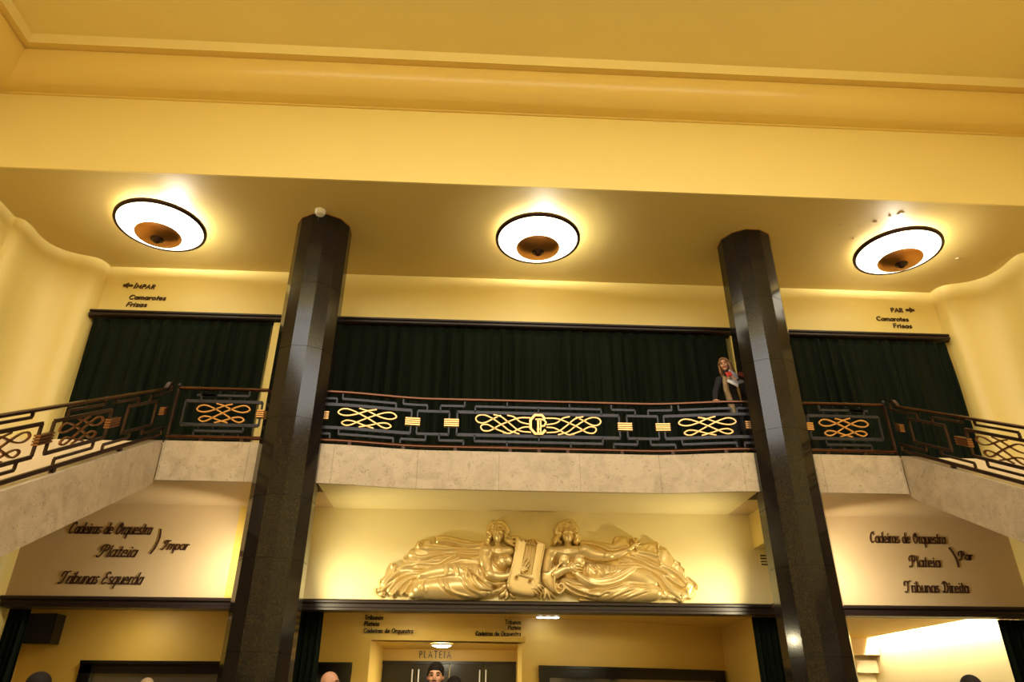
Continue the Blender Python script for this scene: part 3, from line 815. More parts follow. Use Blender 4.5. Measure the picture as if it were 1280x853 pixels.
# script signs
sc_ = dict(table=SCR, script=True, dep=.018)
lettering('Cadeiras de Orquestra', -7.38, -6.10, 3.87, YS, 'script line cadeiras de orquestra half hidden by the stair string', h=.17, w=.016, shear=.45, track=.06, **sc_)
lettering('Plateia', -6.83, -6.25, 3.52, YS, 'script word plateia on the bay with impar beside it', h=.17, w=.016, shear=.45, track=.06, **sc_)
lettering('Tribunas Esquerda', -7.30, -6.06, 3.115, YS, 'script line tribunas esquerda above the wall loudspeaker', h=.17, w=.016, shear=.45, track=.06, **sc_)
lettering('Impar', -5.88, -5.48, 3.64, YS, 'script word impar beside the thin bracket', h=.135, w=.015, shear=.45, track=.06, **sc_)
mb = MB(); stroke(mb, spline([(-5.955, 3.95), (-5.945, 3.82), (-5.985, 3.66), (-6.03, 3.58)], 5), .022, YS-.018, YS-.002, lambda p: p)
tag(mb.build('wall_bracket', LETTER), 'thin curved bracket between plateia and impar script', 'lettering')
lettering('Cadeiras de Orquestra', 5.62, 6.92, 3.92, YS, 'full script line cadeiras de orquestra over tribunas direita', h=.165, w=.016, shear=.2, track=.06, **sc_)
lettering('Plateia', 6.20, 6.72, 3.54, YS, 'script word plateia between cadeiras line and tribunas direita', h=.165, w=.016, shear=.2, track=.06, **sc_)
lettering('Tribunas Direita', 6.02, 7.08, 3.14, YS, 'script line tribunas direita on the bay by the bright room', h=.165, w=.016, shear=.2, track=.06, **sc_)
lettering('Par', 7.07, 7.30, 3.66, YS, 'small script word par after the slanted bracket', h=.13, w=.016, shear=.2, track=.04, **sc_)
mb = MB(); stroke(mb, spline([(6.95, 3.85), (6.99, 3.77), (7.02, 3.66), (7.02, 3.55)], 5), .028, YS-.018, YS-.002, lambda p: p)
tag(mb.build('wall_bracket', LETTER), 'slanted bracket between plateia and par script', 'lettering')
# foyer signs
yf = yfoy(-2.4)-.004
for txt, z, xr in (('Tribunas', 2.80, -2.50), ('Plateia', 2.70, -2.56), ('Cadeiras de Orquestra', 2.59, -1.97)):
    lettering(txt, -2.81, xr, z, 13.148, 'bold small line %s over the lobby opening, start of the header' % txt.lower(), h=.065, w=.015, shear=.05 if txt[0] != 'C' else .05, track=.16, dep=.012, m=BLACKGLOSS)
for txt, z, xl in (('Tribunas', 2.77, -.38), ('Plateia', 2.68, -.33), ('Cadeiras de Orquestra', 2.58, -.90)):
    lettering(txt, xl, -.11, z, 13.355, 'bold small line %s under the white led fixture' % txt.lower(), h=.065, w=.015, shear=.05, track=.16, dep=.012, m=BLACKGLOSS)
lettering('PLATEIA', -1.98, -1.36, 2.33, 15.25, 'spaced thin capitals plateia on the lobby wall above the doors', h=.12, w=.014, track=.45, dep=.02, m=DARKWOOD)

# ================================================================== FOYER FITTINGS
def flat_on_wall(mb, x0, x1, z0, z1, d0, d1, n=16):
    vs = []
    for x in np.linspace(x0, x1, n):
        y = yfoy(x); vs += [(x, y-d1, z0), (x, y-d1, z1), (x, y-d0, z1), (x, y-d0, z0)]
    fs = [(0,1,2,3), tuple(4*(n-1)+j for j in (3,2,1,0))]
    for i in range(n-1):
        a = 4*i; b = a+4; fs += [(a,b,b+1,a+1),(a+1,b+1,b+2,a+2),(a+2,b+2,b+3,a+3),(a+3,b+3,b,a)]
    mb.add(vs, fs)
def showcase(x0, x1, label):
    root = empty('wall_mirror', ((x0+x1)/2, yfoy((x0+x1)/2)-.05, 0.9), label, 'mirror')
    mb = MB(); w = .19
    flat_on_wall(mb, x0, x1, 2.12-w, 2.12, .002, .07); flat_on_wall(mb, x0, x1, .7, .7+w, .002, .07)
    flat_on_wall(mb, x0, x0+w, .7, 2.12, .002, .07, 3); flat_on_wall(mb, x1-w, x1, .7, 2.12, .002, .07, 3)
    flat_on_wall(mb, x0, x1, 2.12-.05, 2.12, .07, .10)
    shift(mb.build('frame', BLACKGLOSS), root)
    mb = MB(); flat_on_wall(mb, x0+w, x1-w, .7+w, 2.12-w, .01, .03); shift(mb.build('glass', MIRROR), root)
showcase(-7.35, -2.95, 'long black framed mirror under the loudspeaker wall')
showcase(0.22, 3.93, 'black framed mirror on the curving wall past the lobby opening')
# loudspeaker
root = empty('loudspeaker', (-8.03, 13.0, 2.35), 'dark box loudspeaker high on the foyer wall', 'loudspeaker')
mb = MB(); mb.box(-.22, .22, -.16, .13, 0, .46); mb.build('cabinet', BLACKGLOSS, root)
mb = MB(); mb.box(-.20, .20, -.175, -.16, .02, .44); mb.build('grille', NAVY, root)
mb = MB(); mb.box(-.04, .04, .10, .149, .18, .28); mb.build('bracket', DARKWOOD, root)
# led fixture
root = empty('led_fixture', (.37, 13.30, 2.9), 'bright white led fixture with three lenses on the foyer ceiling', 'ceiling light')
mb = MB(); mb.box(-.22, .22, -.06, .06, -.02, -.001); mb.build('housing', WHITE, root)
for k in (-1, 0, 1):
    mb = MB(); mb.lathe([(0, -.034), (.05, -.032), (.066, -.02)], (k*.135, 0, 0), 20); mb.build('lens', LEDGLOW, root)
# lobby downlight, and unseen lamps added to brighten the foyer wall
def flush(x, y, z, label, r=.16, m=FOYERGLOW):
    root = empty('flush_lamp', (x, y, z), label, 'ceiling light')
    mb = MB(); mb.lathe([(r+.03, -.001), (r+.03, -.03), (r, -.035), (r-.01, -.02)], (0,0,0), 32); mb.build('ring', WHITE, root)
    mb = MB(); mb.lathe([(0, -.07), (r*.6, -.055), (r, -.03)], (0,0,0), 32); mb.build('diffuser', m, root)
flush(-1.5, 13.85, 2.48, 'glowing flush lamp just inside the lobby opening above plateia', .17, LOBBYGLOW)
flush(-6.4, 12.35, 2.9, 'unseen lamp added to brighten the foyer wall, hidden behind the opening head, loudspeaker end', .15)
flush(-1.9, 12.30, 2.9, 'unseen lamp added to brighten the foyer wall, hidden behind the opening head, lobby end', .15)
flush(2.2, 12.35, 2.9, 'unseen lamp added to brighten the foyer wall, hidden behind the opening head, mirror end', .15)
# wall washer tube of the bright room
root = empty('tube_light', (7.97, 14.4, 3.12), 'fluorescent tube concealed in the ceiling slot above the bright white wall', 'ceiling light')
mb = MB(); mb.box(-.04, .04, -2.4, 2.4, -.035, -.001); mb.build('batten', WHITE, root)
mb = MB(); mb.tube([(0, -2.35, -.07), (0, 2.35, -.07)], .016); mb.build('tube', TUBEGLOW, root)
# vent on the relief wall by the column
root = empty('wall_vent', (3.80, YW, 3.62), 'small slotted vent on the relief wall beside a column', 'vent')
mb = MB(); mb.box(-.09, .09, -.012, -.001, -.10, .10); mb.build('plate', CREAM, root)
for k in range(4):
    mb = MB(); mb.box(-.08, .08, -.016, -.010, -.085+.047*k, -.085+.047*k+.022); mb.build('slot', BLACKGLOSS, root)

# ---- spotlights behind the columns (real fittings)
def spot(x, y, z, tx, ty, tz, energy, label, size=70, blend=.8, col=(1, .86, .52)):
    root = empty('spotlight', (x, y, z), label, 'spotlight')
    d = (Vector((tx, ty, tz))-Vector((x, y, z))).normalized()
    mb = MB(); mb.tube([Vector((0,0,0))-d*.10, Vector((0,0,0))], .045, 16); o = mb.build('can', DARKBRONZE, root)
    mb = MB(); cv = Vector((math.copysign(3.74, x)-x, 10.28-y, 0)); mb.tube([(0, 0, 0), cv*(1-.44/cv.length)], .012); mb.build('arm', DARKBRONZE, root)
    ld = D.lights.new('spot', 'SPOT'); ld.energy = energy; ld.spot_size = math.radians(size); ld.spot_blend = blend; ld.color = col; ld.shadow_soft_size = .03
    lo = D.objects.new('lamp_beam', ld); COL.objects.link(lo); lo.parent = root; lo.location = d*.02
    lo.rotation_euler = d.to_track_quat('-Z', 'Y').to_euler()
spot(-3.45, 10.86, 2.80, -1.6, YW, 3.75, E_SPOT, 'small spotlight behind the detector column aimed at the relief', 130, 1.0)
spot(3.45, 10.86, 2.80, 1.6, YW, 3.75, E_SPOT, 'small spotlight behind the other column aimed at the relief', 130, 1.0)
spot(-4.28, 10.84, 3.3, -5.6, YW, 3.5, E_SIGNSPOT, 'small spotlight behind the detector column aimed at the script lettering', 120, 1.0, (1, .87, .64))
spot(4.42, 10.84, 3.3, 5.6, YW, 3.55, E_SIGNSPOT, 'small spotlight behind the other column aimed at the script lettering', 120, 1.0, (1, .87, .64))


# ================================================================== RELIEF
CU_M = 0.00235
def seg_d(U, V, pts, rs=None):
    """distance to a polyline, and interpolated radius at the nearest point"""
    best = np.full(U.shape, 1e9); rad = np.zeros(U.shape)
    par = np.zeros(U.shape); n = len(pts)-1
    for i in range(n):
        a = pts[i]; b = pts[i+1]; dx, dy = b[0]-a[0], b[1]-a[1]; L = dx*dx+dy*dy or 1
        t = np.clip(((U-a[0])*dx+(V-a[1])*dy)/L, 0, 1)
        d = np.hypot(U-a[0]-t*dx, V-a[1]-t*dy)
        r = (rs[i]+(rs[i+1]-rs[i])*t) if rs else 0
        k = (d-(r*.6 if rs else 0)) < (best-(rad*.6 if rs else 0))
        best = np.where(k, d, best); par = np.where(k, (i+t)/n, par)
        if rs: rad = np.where(k, r, rad)
    return best, rad, par
def inside(U, V, poly):
    c = np.zeros(U.shape, bool); n = len(poly)
    for i in range(n):
        x1, y1 = poly[i]; x2, y2 = poly[(i+1) % n]
        if y1 == y2: continue
        k = ((V >= min(y1, y2)) & (V < max(y1, y2))) & (U < (x2-x1)*(V-y1)/(y2-y1)+x1)
        c ^= k
    return c
class Field:
    def __init__(s, u0, u1, v0, v1, st=3.0):
        s.u = np.arange(u0, u1+st, st); s.v = np.arange(v0, v1+st, st)
        s.U, s.V = np.meshgrid(s.u, s.v); s.H = np.zeros(s.U.shape)
    def mx(s, h, p=5):
        s.H = (np.maximum(s.H, 0)**p + np.maximum(h, 0)**p)**(1/p)
    def cap(s, pts, rs, base=0, k=1.0, p=5):
        if len(pts) > 2: 
            q = spline([(a[0], a[1], r) for a, r in zip(pts, rs)], 5); pts = [(a[0], a[1]) for a in q]; rs = [a[2] for a in q]
        d, r, _ = seg_d(s.U, s.V, pts, list(rs)); r = np.maximum(r, 1)
        s.mx(np.where(d < r, base+k*r*np.sqrt(np.maximum(0, 1-(d/r)**2)), 0), p)
    def ball(s, c, rx, ry, base=0, k=None, p=5):
        q = ((s.U-c[0])/rx)**2+((s.V-c[1])/ry)**2; k = k or min(rx, ry)
        s.mx(np.where(q < 1, base+k*np.sqrt(np.maximum(0, 1-q)), 0), p)
    def poly(s, poly, base, rise, w=14, sm=True):
        m = inside(s.U, s.V, poly)
        d, _, _ = seg_d(s.U, s.V, list(poly)+[poly[0]])
        s.mx(np.where(m, base+rise*(1-np.exp(-d/w)), 0))
    def rid(s, pts, amp, w, taper=True, mask=None):
        q = [tuple(a) for a in spline(pts, 5)] if len(pts) > 2 else pts
        d, _, t = seg_d(s.U, s.V, q)
        g = amp*np.exp(-(d/w)**2)*(np.sin(np.clip(t, 0.02, .98)*PI)**.5 if taper else 1)
        s.H = np.where(s.H > 0, np.maximum(s.H+g, 2), s.H)
    def dab(s, c, amp, rx, ry=None):
        ry = ry or rx; g = amp*np.exp(-((s.U-c[0])/rx)**2-((s.V-c[1])/ry)**2)
        s.H = np.where(s.H > 0, np.maximum(s.H+g, 2), s.H)
    def blur(s, n=1):
        for _ in range(n):
            H = s.H; m = H > 0; P = np.pad(H, 1, mode='edge')
            A = (P[:-2,1:-1]+P[2:,1:-1]+P[1:-1,:-2]+P[1:-1,2:]+4*H)/8
            s.H = np.where(m, np.maximum(A, 1.0), 0)
    def build(s, name, parent, off=0.0, m=None):
        H = s.H; nz = H > 0; ny, nx = H.shape
        use = np.zeros((ny-1, nx-1), bool)
        use = nz[:-1,:-1] | nz[1:,:-1] | nz[:-1,1:] | nz[1:,1:]
        idx = -np.ones((ny, nx), int)
        need = np.zeros((ny, nx), bool)
        for a in (0, 1):
            for b in (0, 1): need[a:ny-1+a, b:nx-1+b] |= use
        jj, ii = np.nonzero(need); idx[jj, ii] = np.arange(len(jj))
        px = 450+s.U[jj, ii]/5.565; py = 630+s.V[jj, ii]/5.565
        Y = YW-.035
        cr, cu_, ff = np.array(CR), np.array(CU), np.array(_f)
        d = np.outer((px-640)/F_PX, cr)-np.outer((py-426.5)/F_PX, cu_)+ff
        P = np.array(CAM)+d*((Y/d[:,1])[:,None])
        h = H[jj, ii]; P[:,1] = YW-.001-np.where(h > 0, h*CU_M*1.1+off, 0)
        fy, fx = np.nonzero(use)
        F = np.stack([idx[fy, fx], idx[fy+1, fx], idx[fy+1, fx+1], idx[fy, fx+1]], 1)
        me = D.meshes.new(name); me.from_pydata(P.tolist(), [], F.tolist()); me.materials.append(m or GILT)
        me.polygons.foreach_set('use_smooth', [True]*len(me.polygons)); me.update()
        o = D.objects.new(name, me); COL.objects.link(o); return shift(o, parent) if not parent.parent and parent.type == 'EMPTY' else setpar(o, parent)
def setpar(o, p):
    o.parent = p; return o

RELIEF = empty('wall_relief', (0, YW, 3.0), 'gilded relief of two reclining figures with a lyre and billowing drapery', 'wall sculpture')
R0 = 1169.0
def rr(pts): return [(p[0]+R0, p[1]) for p in pts]

def face(f, cx, cy, rx, ry, turn=0, base=46, k=46):
    f.ball((cx, cy), rx, ry, base, k)
    f.ball((cx+turn*.25, cy+ry*.45), rx*.62, ry*.58, base, k*.95)           # jaw
    f.rid([(cx+turn-1, cy-ry*.30), (cx+turn*1.3, cy-ry*.02), (cx+turn*1.5, cy+ry*.16)], 15, 6.5, False)  # nose
    f.dab((cx+turn*1.5, cy+ry*.17), 8, 8, 6)
    for sg in (-1, 1):
        f.dab((cx+turn+sg*rx*.40, cy-ry*.12), -11, 9, 7)                    # eye socket
        f.dab((cx+turn+sg*rx*.40, cy-ry*.11), 5, 5, 4)
        f.rid([(cx+turn+sg*rx*.16, cy-ry*.26), (cx+turn+sg*rx*.42, cy-ry*.33), (cx+turn+sg*rx*.66, cy-ry*.24)], 6, 4.5)
    f.rid([(cx+turn*1.3-12, cy+ry*.42), (cx+turn*1.3, cy+ry*.40), (cx+turn*1.3+12, cy+ry*.42)], 6, 4)
    f.rid([(cx+turn*1.3-10, cy+ry*.48), (cx+turn*1.3+10, cy+ry*.48)], -6, 3)
    f.rid([(cx+turn*1.3-8, cy+ry*.55), (cx+turn*1.3+8, cy+ry*.55)], 5, 4)
    f.dab((cx+turn*1.2, cy+ry*.82), 7, 12, 8)

# ---- left drapery fan
f = Field(80, 900, 200, 690)
OL = [(880,262),(780,256),(680,236),(600,219),(545,218),(522,230),(524,272),(505,280),(490,254),(462,252),(440,262),(435,285),(420,266),(398,266),(380,300),(378,322),(350,316),(335,340),(333,385),(318,390),(306,360),(293,395),(290,415),(268,440),(245,410),(205,415),(185,450),(170,500),(150,520),(130,530),(132,560),(150,590),(92,588),(105,620),(150,655),(175,652),(182,615),(205,640),(235,658),(258,650),(262,628),(285,645),(320,648),(335,640),(360,655),(420,668),(560,600),(720,520),(880,470)]
f.poly(OL, 16, 14, 9)
FL = [[(522,262),(620,262),(740,290),(870,280)],[(430,300),(560,318),(700,312),(860,308)],[(345,352),(430,380),(540,352),(640,340),(760,352),(860,345)],
      [(290,430),(420,418),(540,420),(640,372),(720,352),(860,382)],[(215,470),(330,440),(470,448),(600,425),(700,400)],[(160,580),(215,520),(300,470),(430,450)],
      [(190,610),(260,530),(340,490),(480,470)],[(225,645),(290,570),(350,520),(430,500)],[(300,640),(340,570),(380,510)],[(110,600),(160,600),(220,540),(280,470)]]
for q in FL: f.rid(q, 13, 13)
for q in FL: f.rid([(x+4, y+22) for x, y in q], -12, 9)
for q in [[(540,235),(600,236),(680,252),(800,272)],[(470,275),(560,292),(640,300)],[(400,290),(430,312),(520,335)],[(350,400),(430,398),(520,386)],[(250,430),(240,470),(200,520)]]:
    f.rid(q, 9, 7)
for c in [(410,285),(318,372),(495,262),(232,432),(145,545),(160,632),(238,638),(305,630),(120,600)]:
    f.dab(c, 18, 14, 16); f.dab((c[0]+4, c[1]+4), -20, 6, 8)
f.blur(2); f.build('billowing_drapery', RELIEF)

# ---- right drapery fan
f = Field(360+R0, 1200+R0, 200, 700)
ORR = [(350,262),(385,254),(470,262),(590,276),(592,248),(615,226),(655,222),(688,232),(704,262),(700,290),(712,246),(735,238),(762,252),(775,290),(830,270),(890,262),(912,280),(908,318),(965,312),(985,340),(1000,362),(1022,398),(1048,402),(1070,440),(1088,452),(1092,498),(1120,510),(1182,556),(1180,598),(1150,588),(1168,630),(1130,668),(1096,664),(1070,692),(1040,682),(1020,664),(960,670),(900,655),(840,600),(700,500),(560,440),(380,420)]
f.poly(rr(ORR), 16, 14, 9)
FR = [[(380,268),(480,292),(580,330),(700,300)],[(410,300),(500,340),(560,345)],[(640,402),(760,398),(860,440),(960,480),(1030,505)],[(740,350),(820,368),(900,405),(920,412)],
      [(700,450),(820,450),(900,500),(960,580),(1060,640)],[(820,480),(890,540),(930,600),(945,640)],[(930,470),(1000,540),(1080,590),(1110,615)],[(760,330),(850,352),(905,378)],
      [(920,430),(1000,470),(1060,520),(1100,560)],[(600,365),(700,372),(800,392)]]
for q in FR: f.rid(rr(q), 13, 13)
for q in FR: f.rid(rr([(x-4, y+21) for x, y in q]), -12, 9)
for a in [[(690,235),(700,290)],[(895,270),(905,380),(915,412)],[(1000,362),(1020,400)],[(1050,410),(1088,470),(1090,500)],[(1120,520),(1180,575)],[(1080,600),(1110,560)]]:
    f.rid(rr(a), 14, 8, False)
for c in [(905,300),(900,355),(1060,425),(1165,580),(1090,600),(1070,640),(970,650),(735,262)]:
    f.dab((c[0]+R0, c[1]), 16, 12, 14); f.dab((c[0]+R0+3, c[1]+4), -20, 6, 7)
for a, b in (((640,230),(600,270)),((940,330),(920,400)),((1030,420),(1000,470)),((840,285),(790,330)),((1140,600),(1110,650))):
    f.rid(rr([a, b]), -7, 16)
f.blur(2); f.build('billowing_drapery', RELIEF)

# ---- left figure : body
f = Field(820, 1200, 150, 610)
f.cap([(955,270),(958,335)], [25,32], 30)
f.cap([(885,335),(960,340),(1035,335)], [44,46,36], 26)
f.cap([(960,370),(945,450),(900,510)], [86,70,78], 0, .62)
f.ball((985,415), 38, 40, 50, 30); f.ball((1032,405), 30, 36, 48, 28)
f.dab((988,425), 5, 6); f.dab((1040,415), 5, 6)
f.rid([(1008,385),(1006,440)], -10, 7); f.rid([(955,450),(990,462),(1040,445)], -9, 8)
f.rid([(930,350),(960,362),(1000,352)], 7, 8)
f.cap([(872,350),(868,420),(895,505)], [47,44,36], 38)
f.rid([(918,365),(930,420),(960,455)], -16, 8)
f.cap([(898,508),(980,520),(1060,500),(1112,482)], [36,30,22,17], 52)
f.ball((1128,468), 26, 24, 62, 18)
for q in [[(1120,452),(1135,415),(1158,395)],[(1135,455),(1155,428),(1172,408)],[(1142,465),(1166,446),(1180,432)],[(1140,478),(1160,470),(1172,462)],[(1128,490),(1140,505),(1146,520)]]:
    f.cap(q, [8.5,7.5,5.5], 66, 1.2, 8)
body = None
face(f, 957, 228, 40, 56, 3)
f.blur(2); b1_ = f.build('reclining_figure', RELIEF)
f = Field(860, 1110, 120, 320)
for q in [[(985,140),(930,132),(895,165),(885,210)],[(890,200),(905,235),(880,262),(885,288)],[(900,250),(888,275),(900,292)],[(925,150),(915,185),(922,215),(905,245)],
          [(960,132),(1000,140),(1020,172),(1012,205)],[(1000,150),(1030,185),(1020,225),(1040,250)],[(1010,205),(1030,240),(1062,245),(1092,250)],[(1020,235),(1050,268),(1085,272)],
          [(1005,230),(1015,262),(1050,290),(1080,300)],[(940,145),(965,160),(990,158),(1008,178)],[(925,170),(950,158),(975,168)],[(1040,255),(1075,240),(1098,245)]]:
    f.cap(q, [12,14,12,9][:len(q)], 38, 1.2, 7)
rnd = random.Random(5)
def curls(f, cx, cy, n):
    for q in range(n):
        a = rnd.uniform(-PI*1.12, PI*.12); k = rnd.uniform(.98, 1.28)
        f.ball((cx+44*k*math.cos(a), cy+60*k*math.sin(a)), rnd.uniform(8, 11), rnd.uniform(8, 11), rnd.uniform(42, 56), 13, 9)
    for sg in (-1, 1):
        for q in range(9): f.ball((cx+sg*rnd.uniform(44, 66), cy+rnd.uniform(0, 62)), 9, 10, rnd.uniform(40, 50), 13, 9)
f.ball((957,200), 54, 66, 22, 42)
curls(f, 957, 222, 34)
f.blur(1); f.build('hair', b1_)
# robe over hips and legs
f = Field(320, 1060, 380, 690)
f.cap([(900,520),(800,545),(700,560)], [72,100,92], 0, .75)
f.cap([(790,490),(650,480),(520,492),(430,510)], [74,66,56,44], 18, .9)
f.cap([(850,590),(700,595),(540,596),(420,600)], [74,82,80,60], 22, .9)
f.cap([(430,600),(395,618),(360,640)], [58,44,24], 14)
f.cap([(960,545),(1000,560),(1020,590)], [46,36,20], 6)
f.cap([(400,655),(520,655),(700,662),(900,630),(1010,585)], [12,20,22,22,18], 14)
RL = [[(640,418),(670,455),(690,500)],[(605,430),(610,480),(590,520)],[(700,420),(745,470),(740,520)],[(760,420),(800,500),(880,560),(980,570)],[(790,440),(770,520),(830,600),(960,610)],
      [(800,430),(830,520),(900,580),(1010,555)],[(720,520),(760,600),(860,650)],[(560,520),(600,600),(700,650),(800,660)],[(460,530),(440,590),(470,640)],[(640,500),(560,520),(470,530)],
      [(840,470),(870,540),(960,575)],[(600,560),(640,630),(760,655)],[(890,640),(960,610),(1015,575)],[(720,440),(780,480),(820,560)]]
for q in RL: f.rid(q, 13, 8)
for q in RL: f.rid([(x-13, y+9) for x, y in q], -10, 8)
f.dab((425,500), 8, 30, 20)
f.blur(2); f.build('robe', RELIEF)

# ---- right figure
f = Field(90+R0, 800+R0, 120, 560)
f.cap(rr([(275,280),(270,330)]), [26,34], 30)
f.cap(rr([(165,345),(270,345),(375,340)]), [42,50,44], 26)
f.cap(rr([(270,380),(290,440),(360,490)]), [100,84,72], 0, .6)
f.ball((242+R0, 408), 40, 38, 50, 26); f.ball((350+R0, 412), 44, 44, 52, 32)
f.dab((352+R0, 425), 5, 7); f.rid(rr([(298,385),(300,440)]), -10, 9)
f.rid(rr([(200,345),(265,362),(350,345)]), 6, 8)
f.cap(rr([(150,350),(135,410),(125,470)]), [44,40,34], 34)
f.rid(rr([(190,360),(185,420),(200,450)]), -14, 8)
f.cap(rr([(185,500),(240,470),(290,462)]), [34,30,22], 52)
f.ball((305+R0, 462), 26, 30, 60, 16)
for q in [[(310,442),(340,446),(362,450)],[(315,458),(345,462),(372,466)],[(312,476),(342,482),(368,484)],[(305,494),(332,502),(355,506)],[(285,445),(300,430),(318,425)]]:
    f.cap(rr(q), [9,8,6], 64, 1.2, 8)
f.cap(rr([(385,335),(450,365),(545,378)]), [46,42,34], 44)
f.cap(rr([(545,378),(620,362),(695,330)]), [34,28,18], 50)
f.cap(rr([(695,330),(735,295)]), [18,17], 54)
for q in [[(740,290),(745,262),(752,245)],[(748,296),(768,282),(778,272)],[(745,306),(765,305),(776,300)],[(735,285),(725,262),(720,250)],[(735,305),(745,322),(752,330)]]:
    f.cap(rr(q), [9,8,6], 56, 1.2, 8)
f.rid(rr([(380,380),(420,410),(520,412)]), -12, 8)
face(f, 272+R0, 228, 42, 58, -2)
f.blur(2); b2_ = f.build('reclining_figure', RELIEF)
f = Field(140+R0, 380+R0, 110, 310)
for q in [[(262,128),(225,145),(208,185),(212,225)],[(212,150),(195,190),(205,230),(190,262)],[(200,235),(180,255),(185,285)],[(215,225),(200,262),(175,280)],
          [(250,130),(295,128),(325,152),(332,192)],[(300,140),(335,175),(338,215),(332,250)],[(320,205),(345,235),(350,270)],[(330,240),(318,262),(335,285)],[(235,165),(262,148),(300,152),(322,175)],[(225,180),(235,150),(262,138)]]:
    f.cap(rr(q), [12,14,12,9][:len(q)], 38, 1.2, 7)
f.ball((272+R0,200), 56, 68, 22, 42)
curls(f, 272+R0, 222, 34)
f.blur(1); f.build('hair', b2_)
f = Field(80+R0, 1060+R0, 400, 710)
f.cap(rr([(420,470),(520,500),(620,530)]), [70,92,94], 0, .72)
f.cap(rr([(560,500),(680,500),(800,530),(870,560)]), [76,72,56,34], 16, .9)
f.cap(rr([(480,620),(620,615),(760,620),(880,625)]), [62,72,66,52], 20, .9)
f.cap(rr([(260,560),(380,600),(500,640)]), [50,58,46], 12)
f.cap(rr([(360,668),(480,672),(640,680),(800,680),(890,668)]), [10,16,16,12,8], 14)
f.cap(rr([(900,640),(960,648),(1010,652)]), [26,20,14], 14)
f.cap(rr([(985,600),(1040,640),(1072,675)]), [24,22,14], 14)
RR = [[(430,420),(470,470),(440,520)],[(480,420),(520,470),(500,520)],[(560,430),(560,480),(530,510)],[(600,440),(590,480),(560,510)],[(210,520),(320,600),(430,640),(500,650)],
      [(240,590),(330,640),(440,660)],[(380,640),(440,610),(560,600),(700,560)],[(540,680),(620,640),(720,600)],[(650,680),(720,650),(830,610)],[(460,670),(520,630),(560,620)],
      [(700,560),(780,570),(870,575)],[(230,520),(300,560),(420,585)],[(410,430),(400,480),(420,505)]]
for q in RR: f.rid(rr(q), 12, 8)
for q in RR: f.rid(rr([(x-8, y+12) for x, y in q]), -10, 8)
f.blur(2); f.build('robe', RELIEF)
# swag of cloth and rolled scroll
f = Field(320+R0, 770+R0, 420, 620)
f.cap(rr([(330,500),(400,555),(500,562),(600,535),(680,490),(728,452)]), [22,38,44,46,40,22], 62, .8)
f.rid(rr([(345,510),(430,572),(530,580),(640,545),(735,470)]), 9, 6); f.rid(rr([(360,500),(450,535),(560,525),(640,490),(700,452)]), 7, 6)
f.blur(2); f.build('cloth_swag', RELIEF)
f = Field(70+R0, 280+R0, 420, 660)
f.poly(rr([(98,480),(140,465),(200,430),(185,500),(180,580),(190,632),(150,612),(112,575),(92,530)]), 48, 14, 14)
sp = [(232,418),(200,448),(182,500),(176,560),(186,612),(208,634),(234,618),(242,590),(226,568),(206,574),(202,594),(216,600)]
q = [tuple(a) for a in spline(rr(sp), 5)]
d, r, t = seg_d(f.U, f.V, q, [8.0]*len(q)); f.mx(np.where(d < 8, 72+9*np.sqrt(np.maximum(0, 1-(d/8)**2)), 0), 8)
m_ = inside(f.U, f.V, rr([(180,560),(186,612),(208,634),(234,618),(242,590),(226,566),(200,560)])); f.mx(np.where(m_ & (f.H < 50), 55, 0), 8)
f.build('rolled_scroll', RELIEF)
# ---- lyre
f = Field(1000, 1310, 225, 690)
LY = [(1082,236),(1102,238),(1118,262),(1140,252),(1160,258),(1200,252),(1228,262),(1255,275),(1288,282),(1282,330),(1268,400),(1250,480),(1244,560),(1256,600),(1236,628),(1196,654),(1130,646),(1052,628),(1022,592),(1016,560),(1030,500),(1056,420),(1072,340),(1078,280)]
f.poly(LY, 64, 14, 8)
f.poly([(1150,290),(1224,300),(1186,520),(1106,505)], -1, 0)
m_ = inside(f.U, f.V, [(1150,292),(1224,302),(1188,510),(1112,498)]); f.H = np.where(m_, 44, f.H)
f.rid([(1100,505),(1195,532)], 12, 6, False)
for c in ((1085,527),(1178,552)):
    f.ball(c, 17, 21, 74, 8, 8); f.dab(c, -34, 9, 11)
for q in [[(1150,272),(1162,250),(1168,285)],[(1178,285),(1190,258),(1200,288)],[(1208,262),(1222,290)]]: f.rid(q, -26, 6, False)
f.rid([(1078,250),(1060,420),(1022,560)], 8, 6, False); f.rid([(1282,295),(1258,420),(1240,560)], 14, 6, False)
f.build('lyre', RELIEF); lyre = [o for o in D.objects if o.name == 'lyre'][0]
for k in range(5):
    f = Field(1100+0, 1240, 285, 520, 2.0)
    x0 = 1160+13*k; x1 = 1122+13*k
    q = [(x0, 296+k*2), (x1, 506+k*3)]
    d, r, t = seg_d(f.U, f.V, q, [3.2, 3.2]); f.H = np.where(d < 3.2, 60, 0); f.build('string', lyre)
# hand and tassel ends at the base
for nm, box, sts in (('playing_hand', (1180, 1300), ([(1225,585),(1250,600),(1262,612)],[(1215,600),(1238,618),(1250,630)],[(1205,620),(1225,636),(1238,645)],[(1230,570),(1256,585),(1272,590)])),
                     ('tassel', (950, 1100), ([(1015,600),(1000,630),(980,650)],[(1025,615),(1022,645),(1015,660)],[(1045,628),(1060,648),(1075,656)],[(1000,620),(985,632),(972,645)])),
                     ('tassel', (1240, 1400), ([(1275,580),(1262,620),(1250,655)],[(1290,590),(1285,630),(1280,662)],[(1300,590),(1308,630),(1318,660)],[(1310,600),(1335,635),(1350,655)]))):
    f = Field(box[0], box[1], 550, 690)
    hd = nm == 'playing_hand'
    if hd: f.cap([(1190,600),(1225,592)], [20,24], 60)
    for q in sts: f.cap(q, [8,8,6] if hd else [10,13,9], 76 if hd else 20, 1.2, 8)
    f.blur(2); f.build(nm, RELIEF)


